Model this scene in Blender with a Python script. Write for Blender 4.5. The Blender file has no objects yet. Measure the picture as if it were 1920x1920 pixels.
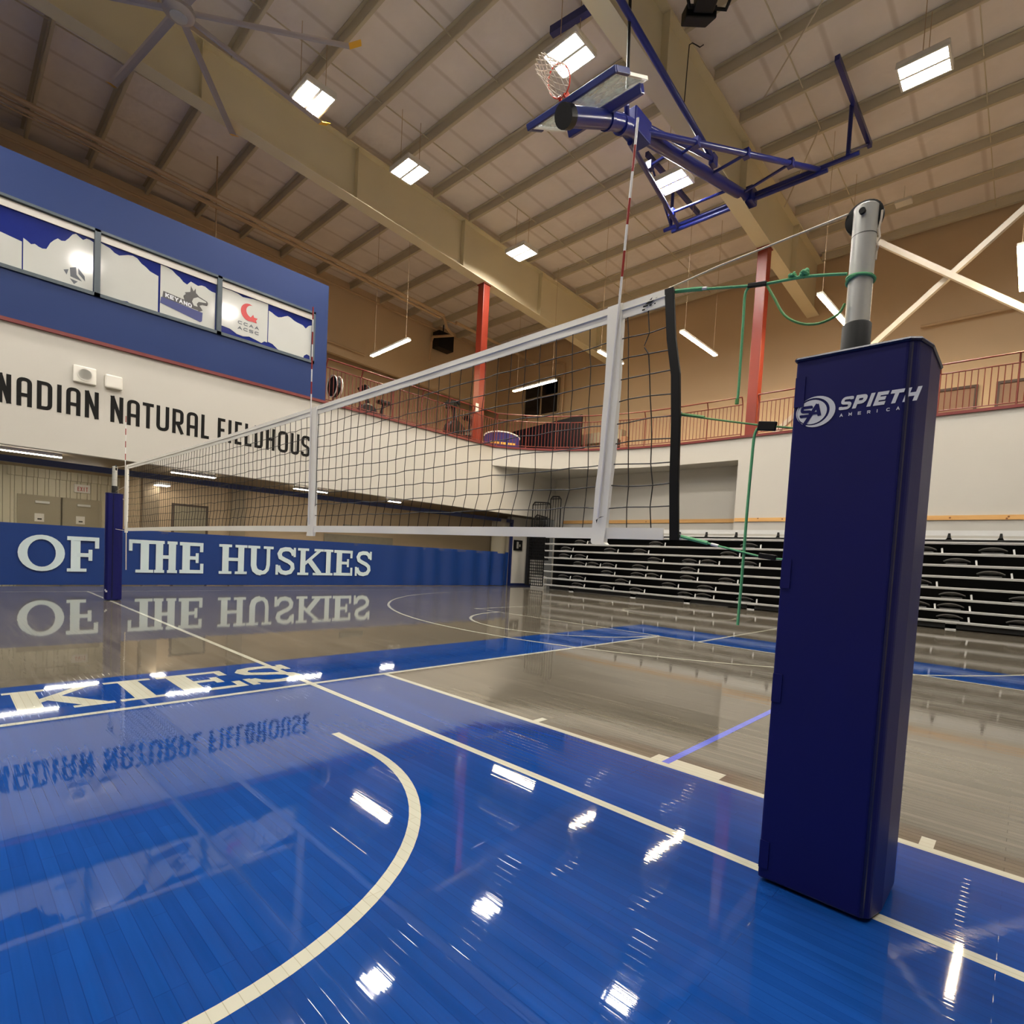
import bpy, bmesh, math, random
from mathutils import Vector, Matrix
random.seed(7)
S = bpy.context.scene
COL = S.collection
PI = math.pi

# ------------------------------------------------------------------ camera
YAW, PITCH, ROLL = 0.81466, -0.04998, 0.05294
fw = Vector((math.sin(YAW)*math.cos(PITCH), math.cos(YAW)*math.cos(PITCH), math.sin(PITCH)))
rt = Vector((math.cos(YAW), -math.sin(YAW), 0)); up = rt.cross(fw)
r2 = math.cos(ROLL)*rt + math.sin(ROLL)*up; u2 = -math.sin(ROLL)*rt + math.cos(ROLL)*up
cam = bpy.data.cameras.new('camera'); camo = bpy.data.objects.new('camera', cam); COL.objects.link(camo)
m = Matrix((r2, u2, -fw)).transposed().to_4x4(); m.translation = Vector((-2.83316, -4.15772, 1.10282))
camo.matrix_world = m
cam.sensor_width = 36; cam.lens = 1025.51/1920*36; cam.shift_y = (1098.685-960)/1920
cam.clip_start = .05; cam.clip_end = 200
S.camera = camo

# ------------------------------------------------------------------ world, exposure
w = bpy.data.worlds.new('world'); S.world = w; w.use_nodes = True
w.node_tree.nodes['Background'].inputs[0].default_value = (.8, .75, .65, 1)
w.node_tree.nodes['Background'].inputs[1].default_value = .05
S.view_settings.view_transform = 'Standard'; S.view_settings.look = 'None'
S.view_settings.gamma = 1; S.view_settings.use_curve_mapping = False
S.view_settings.exposure = 0.63
try:
    S.cycles.max_bounces = 10; S.cycles.diffuse_bounces = 5; S.cycles.glossy_bounces = 4
    S.cycles.transparent_max_bounces = 16; S.cycles.sample_clamp_indirect = 6
    S.cycles.use_denoising = True
except Exception: pass
HIGHBAY_E = 130.0
STRIP_E = 125.0

# ------------------------------------------------------------------ materials
def lin(c): return tuple(((x/255)/12.92 if x/255 <= .04045 else ((x/255+.055)/1.055)**2.4) for x in c)
def nodes(name):
    m = bpy.data.materials.new(name); m.use_nodes = True
    n = m.node_tree.nodes; l = m.node_tree.links
    return m, n, l, n['Principled BSDF']
def mat(name, c, rough=.5, metal=0, spec=.5, noise=.06, nscale=6, bump=0, bscale=40):
    m, n, l, b = nodes(name)
    c = lin(c)
    tc = n.new('ShaderNodeTexCoord'); nt = n.new('ShaderNodeTexNoise'); nt.inputs['Scale'].default_value = nscale
    nt.inputs['Detail'].default_value = 3
    l.new(tc.outputs['Object'], nt.inputs['Vector'])
    mx = n.new('ShaderNodeMix'); mx.data_type = 'RGBA'
    mx.inputs[6].default_value = (*[x*(1-noise) for x in c], 1); mx.inputs[7].default_value = (*[min(1, x*(1+noise)) for x in c], 1)
    l.new(nt.outputs['Fac'], mx.inputs[0]); l.new(mx.outputs[2], b.inputs['Base Color'])
    b.inputs['Roughness'].default_value = rough; b.inputs['Metallic'].default_value = metal
    b.inputs['Specular IOR Level'].default_value = spec
    if bump:
        n2 = n.new('ShaderNodeTexNoise'); n2.inputs['Scale'].default_value = bscale; n2.inputs['Detail'].default_value = 4
        l.new(tc.outputs['Object'], n2.inputs['Vector'])
        bp = n.new('ShaderNodeBump'); bp.inputs['Strength'].default_value = bump; bp.inputs['Distance'].default_value = .01
        l.new(n2.outputs['Fac'], bp.inputs['Height']); l.new(bp.outputs['Normal'], b.inputs['Normal'])
    return m
def emat(name, c, s):
    m = bpy.data.materials.new(name); m.use_nodes = True
    n = m.node_tree.nodes; l = m.node_tree.links
    n.remove(n['Principled BSDF'])
    e = n.new('ShaderNodeEmission'); e.inputs[0].default_value = (*c, 1); e.inputs[1].default_value = s
    l.new(e.outputs[0], n['Material Output'].inputs[0])
    return m
def floor_mat(name, c1, c2, mortar, rough=.028, contrast=1):
    # varnished boards running along Y, 38 mm wide
    m, n, l, b = nodes(name)
    tc = n.new('ShaderNodeTexCoord'); mp = n.new('ShaderNodeMapping'); mp.inputs['Rotation'].default_value = (0, 0, PI/2)
    l.new(tc.outputs['Object'], mp.inputs['Vector'])
    br = n.new('ShaderNodeTexBrick'); br.inputs['Scale'].default_value = 1
    br.inputs['Brick Width'].default_value = .9; br.inputs['Row Height'].default_value = .038
    br.inputs['Mortar Size'].default_value = .0012; br.inputs['Mortar Smooth'].default_value = .3
    br.offset = .37; br.offset_frequency = 3
    br.inputs['Color1'].default_value = (*lin(c1), 1); br.inputs['Color2'].default_value = (*lin(c2), 1)
    br.inputs['Mortar'].default_value = (*lin(mortar), 1)
    l.new(mp.outputs['Vector'], br.inputs['Vector'])
    mp2 = n.new('ShaderNodeMapping'); mp2.inputs['Scale'].default_value = (34, 1.6, 1)
    l.new(tc.outputs['Object'], mp2.inputs['Vector'])
    nz = n.new('ShaderNodeTexNoise'); nz.inputs['Scale'].default_value = 1; nz.inputs['Detail'].default_value = 5
    l.new(mp2.outputs['Vector'], nz.inputs['Vector'])
    nz2 = n.new('ShaderNodeTexNoise'); nz2.inputs['Scale'].default_value = .7; nz2.inputs['Detail'].default_value = 2
    l.new(tc.outputs['Object'], nz2.inputs['Vector'])
    ad = n.new('ShaderNodeMath'); ad.operation = 'ADD'; l.new(nz.outputs['Fac'], ad.inputs[0]); l.new(nz2.outputs['Fac'], ad.inputs[1])
    mr = n.new('ShaderNodeMapRange'); mr.inputs[1].default_value = .6; mr.inputs[2].default_value = 1.4
    mr.inputs[3].default_value = 1-.22*contrast; mr.inputs[4].default_value = 1+.22*contrast
    l.new(ad.outputs[0], mr.inputs[0])
    mx = n.new('ShaderNodeMix'); mx.data_type = 'RGBA'; mx.blend_type = 'MULTIPLY'; mx.inputs[0].default_value = 1
    l.new(br.outputs['Color'], mx.inputs[6]); l.new(mr.outputs[0], mx.inputs[7])
    l.new(mx.outputs[2], b.inputs['Base Color'])
    b.inputs['Roughness'].default_value = rough; b.inputs['IOR'].default_value = 1.5
    # slight cupping of each board and long waves in the varnish
    mp3 = n.new('ShaderNodeMapping'); mp3.inputs['Scale'].default_value = (14, .55, 1)
    l.new(tc.outputs['Object'], mp3.inputs['Vector'])
    nz3 = n.new('ShaderNodeTexNoise'); nz3.inputs['Scale'].default_value = 1; nz3.inputs['Detail'].default_value = 2
    l.new(mp3.outputs['Vector'], nz3.inputs['Vector'])
    bp = n.new('ShaderNodeBump'); bp.inputs['Strength'].default_value = .022; bp.inputs['Distance'].default_value = .01
    l.new(nz3.outputs['Fac'], bp.inputs['Height'])
    mp4 = n.new('ShaderNodeMapping'); mp4.inputs['Scale'].default_value = (90, 3.0, 1)
    l.new(tc.outputs['Object'], mp4.inputs['Vector'])
    nz4 = n.new('ShaderNodeTexNoise'); nz4.inputs['Scale'].default_value = 1; nz4.inputs['Detail'].default_value = 1
    l.new(mp4.outputs['Vector'], nz4.inputs['Vector'])
    bp2 = n.new('ShaderNodeBump'); bp2.inputs['Strength'].default_value = .02; bp2.inputs['Distance'].default_value = .004
    l.new(nz4.outputs['Fac'], bp2.inputs['Height']); l.new(bp.outputs['Normal'], bp2.inputs['Normal'])
    bp3 = n.new('ShaderNodeBump'); bp3.inputs['Strength'].default_value = .05; bp3.inputs['Distance'].default_value = .001; bp3.invert = True
    l.new(br.outputs['Fac'], bp3.inputs['Height']); l.new(bp2.outputs['Normal'], bp3.inputs['Normal'])
    l.new(bp3.outputs['Normal'], b.inputs['Normal'])
    return m
def ceiling_mat():
    m, n, l, b = nodes('roof_insulation')
    tc = n.new('ShaderNodeTexCoord')
    wv = n.new('ShaderNodeTexWave'); wv.bands_direction = 'Y'; wv.inputs['Scale'].default_value = .26; wv.inputs['Distortion'].default_value = .5
    wv.inputs['Detail'].default_value = 2; wv.inputs['Detail Scale'].default_value = .8
    l.new(tc.outputs['Object'], wv.inputs['Vector'])
    cr = n.new('ShaderNodeValToRGB'); cr.color_ramp.elements[0].position = 0; cr.color_ramp.elements[1].position = .035
    cr.color_ramp.elements[0].color = (*lin((218, 208, 200)), 1); cr.color_ramp.elements[1].color = (*lin((240, 233, 228)), 1)
    l.new(wv.outputs['Fac'], cr.inputs[0])
    nz = n.new('ShaderNodeTexNoise'); nz.inputs['Scale'].default_value = 1.3; nz.inputs['Detail'].default_value = 3
    l.new(tc.outputs['Object'], nz.inputs['Vector'])
    mr = n.new('ShaderNodeMapRange'); mr.inputs[3].default_value = .88; mr.inputs[4].default_value = 1.08; l.new(nz.outputs['Fac'], mr.inputs[0])
    mx = n.new('ShaderNodeMix'); mx.data_type = 'RGBA'; mx.blend_type = 'MULTIPLY'; mx.inputs[0].default_value = 1
    l.new(cr.outputs[0], mx.inputs[6]); l.new(mr.outputs[0], mx.inputs[7]); l.new(mx.outputs[2], b.inputs['Base Color'])
    b.inputs['Roughness'].default_value = .4
    bp = n.new('ShaderNodeBump'); bp.inputs['Strength'].default_value = .5; bp.inputs['Distance'].default_value = .15
    l.new(nz.outputs['Fac'], bp.inputs['Height']); l.new(bp.outputs['Normal'], b.inputs['Normal'])
    return m
def corrugated_mat():
    m, n, l, b = nodes('corrugated_cladding')
    tc = n.new('ShaderNodeTexCoord')
    wv = n.new('ShaderNodeTexWave'); wv.bands_direction = 'X'; wv.inputs['Scale'].default_value = 1.35
    l.new(tc.outputs['Object'], wv.inputs['Vector'])
    cr = n.new('ShaderNodeValToRGB'); cr.color_ramp.elements[0].position = .2; cr.color_ramp.elements[1].position = .35
    l.new(wv.outputs['Fac'], cr.inputs[0])
    bp = n.new('ShaderNodeBump'); bp.inputs['Strength'].default_value = 1; bp.inputs['Distance'].default_value = .06
    l.new(cr.outputs[0], bp.inputs['Height']); l.new(bp.outputs['Normal'], b.inputs['Normal'])
    b.inputs['Base Color'].default_value = (*lin((205, 198, 170)), 1); b.inputs['Roughness'].default_value = .45
    return m
def sheer_mat(name, c, alpha):
    m = bpy.data.materials.new(name); m.use_nodes = True
    n = m.node_tree.nodes; l = m.node_tree.links; b = n['Principled BSDF']
    b.inputs['Base Color'].default_value = (*lin(c), 1); b.inputs['Roughness'].default_value = .6
    t = n.new('ShaderNodeBsdfTransparent'); mx = n.new('ShaderNodeMixShader'); mx.inputs[0].default_value = alpha
    l.new(t.outputs[0], mx.inputs[1]); l.new(b.outputs[0], mx.inputs[2]); l.new(mx.outputs[0], n['Material Output'].inputs[0])
    return m
def glass_mat(name, c, alpha, rough=.02):
    m = bpy.data.materials.new(name); m.use_nodes = True
    n = m.node_tree.nodes; l = m.node_tree.links; n.remove(n['Principled BSDF'])
    t = n.new('ShaderNodeBsdfTransparent'); t.inputs[0].default_value = (*c, 1)
    g = n.new('ShaderNodeBsdfGlossy'); g.inputs['Roughness'].default_value = rough
    fr = n.new('ShaderNodeFresnel'); fr.inputs[0].default_value = 1.5
    ad = n.new('ShaderNodeMath'); ad.inputs[1].default_value = alpha; l.new(fr.outputs[0], ad.inputs[0])
    mx = n.new('ShaderNodeMixShader'); l.new(ad.outputs[0], mx.inputs[0])
    l.new(t.outputs[0], mx.inputs[1]); l.new(g.outputs[0], mx.inputs[2]); l.new(mx.outputs[0], n['Material Output'].inputs[0])
    return m
def pine_mat():
    m, n, l, b = nodes('pine_board')
    tc = n.new('ShaderNodeTexCoord'); mp = n.new('ShaderNodeMapping'); mp.inputs['Scale'].default_value = (20, 1.2, 24)
    l.new(tc.outputs['Object'], mp.inputs['Vector'])
    nz = n.new('ShaderNodeTexNoise'); nz.inputs['Scale'].default_value = 1; nz.inputs['Detail'].default_value = 4; l.new(mp.outputs['Vector'], nz.inputs['Vector'])
    vo = n.new('ShaderNodeTexVoronoi'); vo.inputs['Scale'].default_value = 4.2; l.new(tc.outputs['Object'], vo.inputs['Vector'])
    cr = n.new('ShaderNodeValToRGB'); cr.color_ramp.elements[0].color = (*lin((196, 140, 78)), 1); cr.color_ramp.elements[1].color = (*lin((228, 184, 118)), 1)
    l.new(nz.outputs['Fac'], cr.inputs[0])
    kn = n.new('ShaderNodeValToRGB'); kn.color_ramp.elements[0].position = .05; kn.color_ramp.elements[1].position = .12
    kn.color_ramp.elements[0].color = (.25, .13, .05, 1); kn.color_ramp.elements[1].color = (1, 1, 1, 1)
    l.new(vo.outputs['Distance'], kn.inputs[0])
    mx = n.new('ShaderNodeMix'); mx.data_type = 'RGBA'; mx.blend_type = 'MULTIPLY'; mx.inputs[0].default_value = 1
    l.new(cr.outputs[0], mx.inputs[6]); l.new(kn.outputs[0], mx.inputs[7]); l.new(mx.outputs[2], b.inputs['Base Color'])
    b.inputs['Roughness'].default_value = .5
    return m

M = {}
M['wood'] = floor_mat('grey_stained_boards', (106, 100, 89), (90, 85, 75), (68, 64, 56))
M['blue'] = floor_mat('blue_painted_boards', (19, 63, 132), (16, 57, 124), (14, 50, 112), contrast=.8)
M['line'] = floor_mat('cream_line_paint', (184, 183, 167), (180, 179, 163), (160, 157, 138), contrast=.15)
M['thinblue'] = floor_mat('pale_blue_line_paint', (98, 108, 200), (92, 102, 194), (70, 78, 160), contrast=.15)
M['white'] = mat('white_painted_drywall', (194, 190, 181), .55, noise=.03, nscale=.8)
M['beige'] = mat('beige_painted_wall', (200, 174, 140), .6, noise=.04, nscale=.7)
M['beige_d'] = mat('taupe_wall', (208, 184, 150), .6, noise=.05, nscale=.7)
M['booth'] = mat('royal_blue_wall', (17, 44, 98), .5, spec=.3, noise=.05, nscale=.6)
M['ceil'] = ceiling_mat()
M['purlin'] = mat('grey_primer_steel', (204, 194, 170), .5, noise=.06, nscale=2)
M['girder'] = mat('cream_primer_steel', (224, 213, 180), .45, noise=.05, nscale=1)
M['red'] = mat('orange_red_steel', (130, 42, 24), .4, noise=.05, nscale=2)
M['rail'] = mat('red_rail_paint', (112, 44, 34), .35, noise=.05)
M['trimred'] = mat('red_trim', (112, 38, 36), .4, noise=.05)
M['whitesteel'] = mat('cream_brace_steel', (206, 195, 176), .45, noise=.03)
M['pad'] = mat('navy_vinyl', (5, 9, 84), .45, spec=.35, noise=.12, nscale=5, bump=.12, bscale=7)
M['padline'] = mat('dark_navy_piping', (10, 12, 58), .35)
M['padwhite'] = mat('white_print', (214, 216, 222), .6, noise=.02)
M['alu'] = mat('brushed_aluminium', (206, 206, 200), .34, metal=.45, noise=.05, nscale=30)
M['alurail'] = mat('aluminium_nosing', (214, 214, 212), .45, metal=.1, noise=.05, nscale=10)
M['black'] = mat('matte_black', (11, 10, 12), .5, spec=.3, noise=.2)
M['blackrub'] = mat('black_rubber', (8, 8, 8), .55, spec=.2, noise=.15)
M['dark'] = mat('black_steel_understructure', (9, 9, 10), .6, noise=.2)
M['seat'] = mat('charcoal_plastic', (112, 110, 108), .28, noise=.1)
M['tape'] = mat('white_vinyl_tape', (243, 240, 230), .5, noise=.03, nscale=12)
M['cord'] = mat('black_cord', (14, 12, 12), .6, noise=.1)
M['rope'] = mat('green_rope', (92, 172, 118), .6, noise=.25, nscale=120)
M['rope2'] = mat('olive_green_rope', (92, 150, 84), .6, noise=.25, nscale=120)
M['steelcable'] = mat('pale_cable', (222, 208, 188), .4, noise=.05)
M['antw'] = mat('white_fibreglass', (236, 234, 232), .35, noise=.02)
M['antr'] = mat('red_fibreglass', (150, 28, 26), .35, noise=.05)
M['vinylblue'] = mat('blue_curtain_vinyl', (16, 54, 122), .4, noise=.08, nscale=2, bump=.1, bscale=3)
M['letter'] = mat('pale_blue_white_print', (205, 222, 228), .5, noise=.03)
M['track'] = mat('navy_curtain_track', (18, 36, 92), .35, noise=.05)
M['sheer'] = sheer_mat('sheer_curtain_mesh', (190, 178, 150), .1)
M['sheerfold'] = sheer_mat('folded_curtain_mesh', (170, 162, 142), .55)
M['ink'] = mat('black_vinyl_letters', (13, 12, 11), .6, spec=.2, noise=.05)
M['corr'] = corrugated_mat()
M['greydoor'] = mat('grey_painted_door', (150, 140, 116), .5, noise=.04)
M['browndoor'] = mat('brown_door_panel', (140, 108, 84), .5, noise=.06)
M['frame'] = mat('dark_door_frame', (66, 46, 36), .5, noise=.05)
M['winframe'] = mat('slate_window_frame', (62, 74, 82), .4, noise=.04)
M['blackglass'] = mat('dark_window_glass', (14, 15, 20), .06, noise=.05)
M['winblue'] = mat('blue_window_film', (30, 42, 112), .08, noise=.12, nscale=3)
M['winwhite'] = mat('white_window_film', (190, 191, 186), .09, noise=.04, nscale=2)
M['hoopblue'] = mat('blue_enamel_steel', (26, 36, 112), .28, noise=.06)
M['hoopdark'] = mat('dark_blue_edge_pad', (28, 38, 96), .4, noise=.05)
M['rim'] = mat('orange_rim', (214, 66, 40), .35, noise=.03)
M['netcord'] = mat('white_net_cord', (236, 226, 214), .6, noise=.03)
M['fan'] = mat('silver_fan', (176, 170, 172), .35, metal=.3, noise=.05)
M['fantip'] = mat('yellow_fan_tip', (240, 186, 50), .4, noise=.05)
M['pipe'] = mat('painted_pipe', (190, 162, 128), .45, noise=.05)
M['plastic'] = mat('white_plastic', (228, 224, 214), .4, noise=.02)
M['pine'] = pine_mat()
M['carpet'] = mat('grey_carpet', (120, 108, 96), .9, noise=.1, nscale=20)
M['soffit'] = mat('taupe_soffit', (156, 138, 112), .6, noise=.05)
M['navy'] = mat('navy_partition', (8, 6, 18), .6, spec=.15, noise=.08)
M['purple'] = mat('purple_banner', (50, 44, 100), .5, spec=.2, noise=.08)
M['yellow'] = mat('yellow_print', (220, 170, 70), .5, noise=.03)
M['greypanel'] = mat('grey_speckled_board', (142, 134, 116), .6, noise=.2, nscale=9)
def smudged_glass():
    m = sheer_mat('backboard_glass', (206, 218, 214), .4); n = m.node_tree.nodes; l = m.node_tree.links
    tc = n.new('ShaderNodeTexCoord'); nz = n.new('ShaderNodeTexNoise'); nz.inputs['Scale'].default_value = 5; nz.inputs['Detail'].default_value = 5
    mr = n.new('ShaderNodeMapRange'); mr.inputs[1].default_value = .35; mr.inputs[2].default_value = .7; mr.inputs[3].default_value = .22; mr.inputs[4].default_value = .62
    l.new(tc.outputs['Object'], nz.inputs['Vector']); l.new(nz.outputs['Fac'], mr.inputs[0])
    l.new(mr.outputs[0], [x for x in n if x.type == 'MIX_SHADER'][0].inputs[0]); return m
M['glass'] = smudged_glass()
M['clear'] = glass_mat('clear_glass', (.95, .96, .96), .0)
M['highbay'] = emat('high_bay_light', (1, .945, .86), HIGHBAY_E)
M['strip'] = emat('warm_strip_light', (1, .78, .46), STRIP_E)
M['spot'] = emat('soft_spot_light', (1, .92, .78), 9.0)
M['strip2'] = emat('cool_strip_light', (1, .92, .78), 40.0)
M['valance'] = mat('white_blind_valance', (240, 236, 228), .5, noise=.02)
M['ccred'] = mat('red_decal', (186, 60, 60), .4, noise=.03)
M['greydecal'] = mat('grey_decal', (84, 88, 96), .4, noise=.04)
M['browngrey'] = mat('charcoal_decal', (66, 64, 64), .4, noise=.04)
M['navydecal'] = mat('navy_decal', (46, 54, 112), .4, noise=.06)

# ------------------------------------------------------------------ mesh helpers
class MB:
    def __init__(s): s.v = []; s.f = []
    def box(s, x0, x1, y0, y1, z0, z1):
        i = len(s.v)
        s.v += [(x0,y0,z0),(x1,y0,z0),(x1,y1,z0),(x0,y1,z0),(x0,y0,z1),(x1,y0,z1),(x1,y1,z1),(x0,y1,z1)]
        s.f += [tuple(i+k for k in q) for q in ((3,2,1,0),(4,5,6,7),(0,1,5,4),(1,2,6,5),(2,3,7,6),(3,0,4,7))]
        return s
    def beam(s, a, b, wd, ht, upv=(0,0,1)):
        a = Vector(a); b = Vector(b); d = (b-a).normalized(); u = Vector(upv)
        if abs(d.dot(u)) > .98: u = Vector((1,0,0))
        sx = d.cross(u).normalized()*wd/2; uz = sx.cross(d).normalized()*ht/2
        i = len(s.v)
        for p in (a, b):
            for q in (-sx-uz, sx-uz, sx+uz, -sx+uz): s.v.append(tuple(p+q))
        s.f += [tuple(i+k for k in q) for q in ((0,1,2,3),(7,6,5,4),(0,4,5,1),(1,5,6,2),(2,6,7,3),(3,7,4,0))]
        return s
    def tube(s, pts, r, n=8, cap=True):
        pts = [Vector(p) for p in pts]; i0 = len(s.v); prev = None
        for k, p in enumerate(pts):
            if k == 0: d = pts[1]-pts[0]
            elif k == len(pts)-1: d = pts[-1]-pts[-2]
            else: d = (pts[k+1]-pts[k]).normalized()+(pts[k]-pts[k-1]).normalized()
            d.normalize()
            if prev is None:
                u = Vector((0,0,1)) if abs(d.z) < .9 else Vector((1,0,0))
                a = d.cross(u).normalized()
            else:
                a = (prev-d*prev.dot(d))
                a = a.normalized() if a.length > 1e-6 else d.orthogonal().normalized()
            prev = a; b = d.cross(a); rr = r[k] if isinstance(r, (list, tuple)) else r
            for j in range(n):
                t = 2*PI*j/n; s.v.append(tuple(p+a*math.cos(t)*rr+b*math.sin(t)*rr))
        for k in range(len(pts)-1):
            for j in range(n):
                s.f.append((i0+k*n+j, i0+k*n+(j+1)%n, i0+(k+1)*n+(j+1)%n, i0+(k+1)*n+j))
        if cap:
            s.f.append(tuple(i0+j for j in reversed(range(n)))); s.f.append(tuple(i0+(len(pts)-1)*n+j for j in range(n)))
        return s
    def prism(s, poly, fn, t0, t1):
        # poly 2D, fn(u,v,t)->xyz
        i = len(s.v); n = len(poly)
        s.v += [fn(u, v, t0) for u, v in poly] + [fn(u, v, t1) for u, v in poly]
        s.f.append(tuple(i+k for k in reversed(range(n)))); s.f.append(tuple(i+n+k for k in range(n)))
        for k in range(n): s.f.append((i+k, i+(k+1)%n, i+n+(k+1)%n, i+n+k))
        return s
    def flat(s, polys, fn):
        o = Vector(fn(0, 0)); nrm = (Vector(fn(.01, 0))-o).cross(Vector(fn(0, .01))-o).normalized()
        flip = nrm.dot(Vector((-1, -1, 1))) < 0
        if flip: nrm = -nrm
        for k, p in enumerate(polys):
            ar = sum(p[i-1][0]*p[i][1]-p[i][0]*p[i-1][1] for i in range(len(p)))
            q = list(p) if (ar > 0) != flip else list(reversed(p))
            i = len(s.v); s.v += [tuple(Vector(fn(u, v))+nrm*(3e-5*(k % 24))) for u, v in q]; s.f.append(tuple(range(i, i+len(q))))
        return s
    def lathe(s, prof, c, axis='z', n=24):
        c = Vector(c); i = len(s.v)
        for r, h in prof:
            for j in range(n):
                t = 2*PI*j/n
                o = {'z': (r*math.cos(t), r*math.sin(t), h), 'x': (h, r*math.cos(t), r*math.sin(t)), 'y': (r*math.sin(t), h, r*math.cos(t))}[axis]
                s.v.append(tuple(c+Vector(o)))
        for k in range(len(prof)-1):
            for j in range(n): s.f.append((i+k*n+j, i+k*n+(j+1)%n, i+(k+1)*n+(j+1)%n, i+(k+1)*n+j))
        s.f.append(tuple(i+j for j in reversed(range(n)))); s.f.append(tuple(i+(len(prof)-1)*n+j for j in range(n)))
        return s
    def grid(s, fn, nu, nv):
        i = len(s.v)
        for a in range(nu+1):
            for b in range(nv+1): s.v.append(tuple(fn(a/nu, b/nv)))
        for a in range(nu):
            for b in range(nv):
                q = i+a*(nv+1)+b; s.f.append((q, q+nv+1, q+nv+2, q+1))
        return s
    def build(s, name, m, parent=None, smooth=False, bevel=0, fix=True):
        me = bpy.data.meshes.new(name); me.from_pydata(s.v, [], s.f)
        if fix:
            bm = bmesh.new(); bm.from_mesh(me); bmesh.ops.recalc_face_normals(bm, faces=bm.faces); bm.to_mesh(me); bm.free()
        me.materials.append(m)
        o = bpy.data.objects.new(name, me); COL.objects.link(o)
        if parent is not None:
            o.parent = parent; o.matrix_parent_inverse = Matrix.Translation(-WORLD(parent))
        if smooth:
            for p in me.polygons: p.use_smooth = True
            try: me.set_sharp_from_angle(angle=math.radians(40))
            except Exception: pass
        if bevel:
            b = o.modifiers.new('bevel', 'BEVEL'); b.width = bevel; b.segments = 2; b.limit_method = 'ANGLE'
        return o
def WORLD(o):
    v = Vector(o.location)
    return v + (WORLD(o.parent) + o.matrix_parent_inverse.translation if o.parent else Vector())
def tag(o, label=None, cat=None, group=None, kind=None):
    if label: o['label'] = label
    if cat: o['category'] = cat
    if group: o['group'] = group
    if kind: o['kind'] = kind
    return o
def empty(name, loc, label, cat, group=None):
    o = bpy.data.objects.new(name, None); COL.objects.link(o); o.location = loc; o.empty_display_size = .1
    return tag(o, label, cat, group)
def struct(o): o['kind'] = 'structure'; return o
def clone(o, loc, label):
    c = o.copy(); COL.objects.link(c); c.location = loc; c['label'] = label
    for ch in o.children:
        d = ch.copy(); COL.objects.link(d); d.parent = c; d.matrix_parent_inverse = ch.matrix_parent_inverse.copy()
        for g in ch.children:
            e = g.copy(); COL.objects.link(e); e.parent = d; e.matrix_parent_inverse = g.matrix_parent_inverse.copy()
    return c

# ------------------------------------------------------------------ lettering
def offset_stroke(pts, w, closed=False, cap=0.0):
    p = [Vector(q).to_2d() if len(q) > 2 else Vector(q) for q in pts]
    if not closed and cap:
        p[0] = p[0]+(p[0]-p[1]).normalized()*cap; p[-1] = p[-1]+(p[-1]-p[-2]).normalized()*cap
    n = len(p); L = []; R = []
    for i in range(n):
        a = p[i-1] if (i > 0 or closed) else None; b = p[(i+1) % n] if (i < n-1 or closed) else None
        d1 = (p[i]-a).normalized() if a is not None else None; d2 = (b-p[i]).normalized() if b is not None else None
        if d1 is None: d1 = d2
        if d2 is None: d2 = d1
        n1 = Vector((-d1.y, d1.x)); n2 = Vector((-d2.y, d2.x)); nn = n1+n2
        nn = nn.normalized() if nn.length > 1e-6 else n1
        k = w/2/max(.35, nn.dot(n1)); L.append(p[i]+nn*k); R.append(p[i]-nn*k)
    return [[tuple(L[i]), tuple(R[i]), tuple(R[(i+1) % n]), tuple(L[(i+1) % n])] for i in range(n if closed else n-1)]
def rnd(pts, r, closed=False, idx=None, seg=5):
    out = []; n = len(pts)
    for i, q in enumerate(pts):
        if (not closed and i in (0, n-1)) or (idx is not None and i not in idx): out.append(q); continue
        a = Vector(pts[i-1]); c = Vector(q); b = Vector(pts[(i+1) % n])
        ra = min(r, (a-c).length*.48, (b-c).length*.48)
        p0 = c+(a-c).normalized()*ra; p1 = c+(b-c).normalized()*ra
        for k in range(seg+1):
            t = k/seg; out.append(tuple(p0*(1-t)**2+c*2*t*(1-t)+p1*t*t))
    return out
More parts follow.
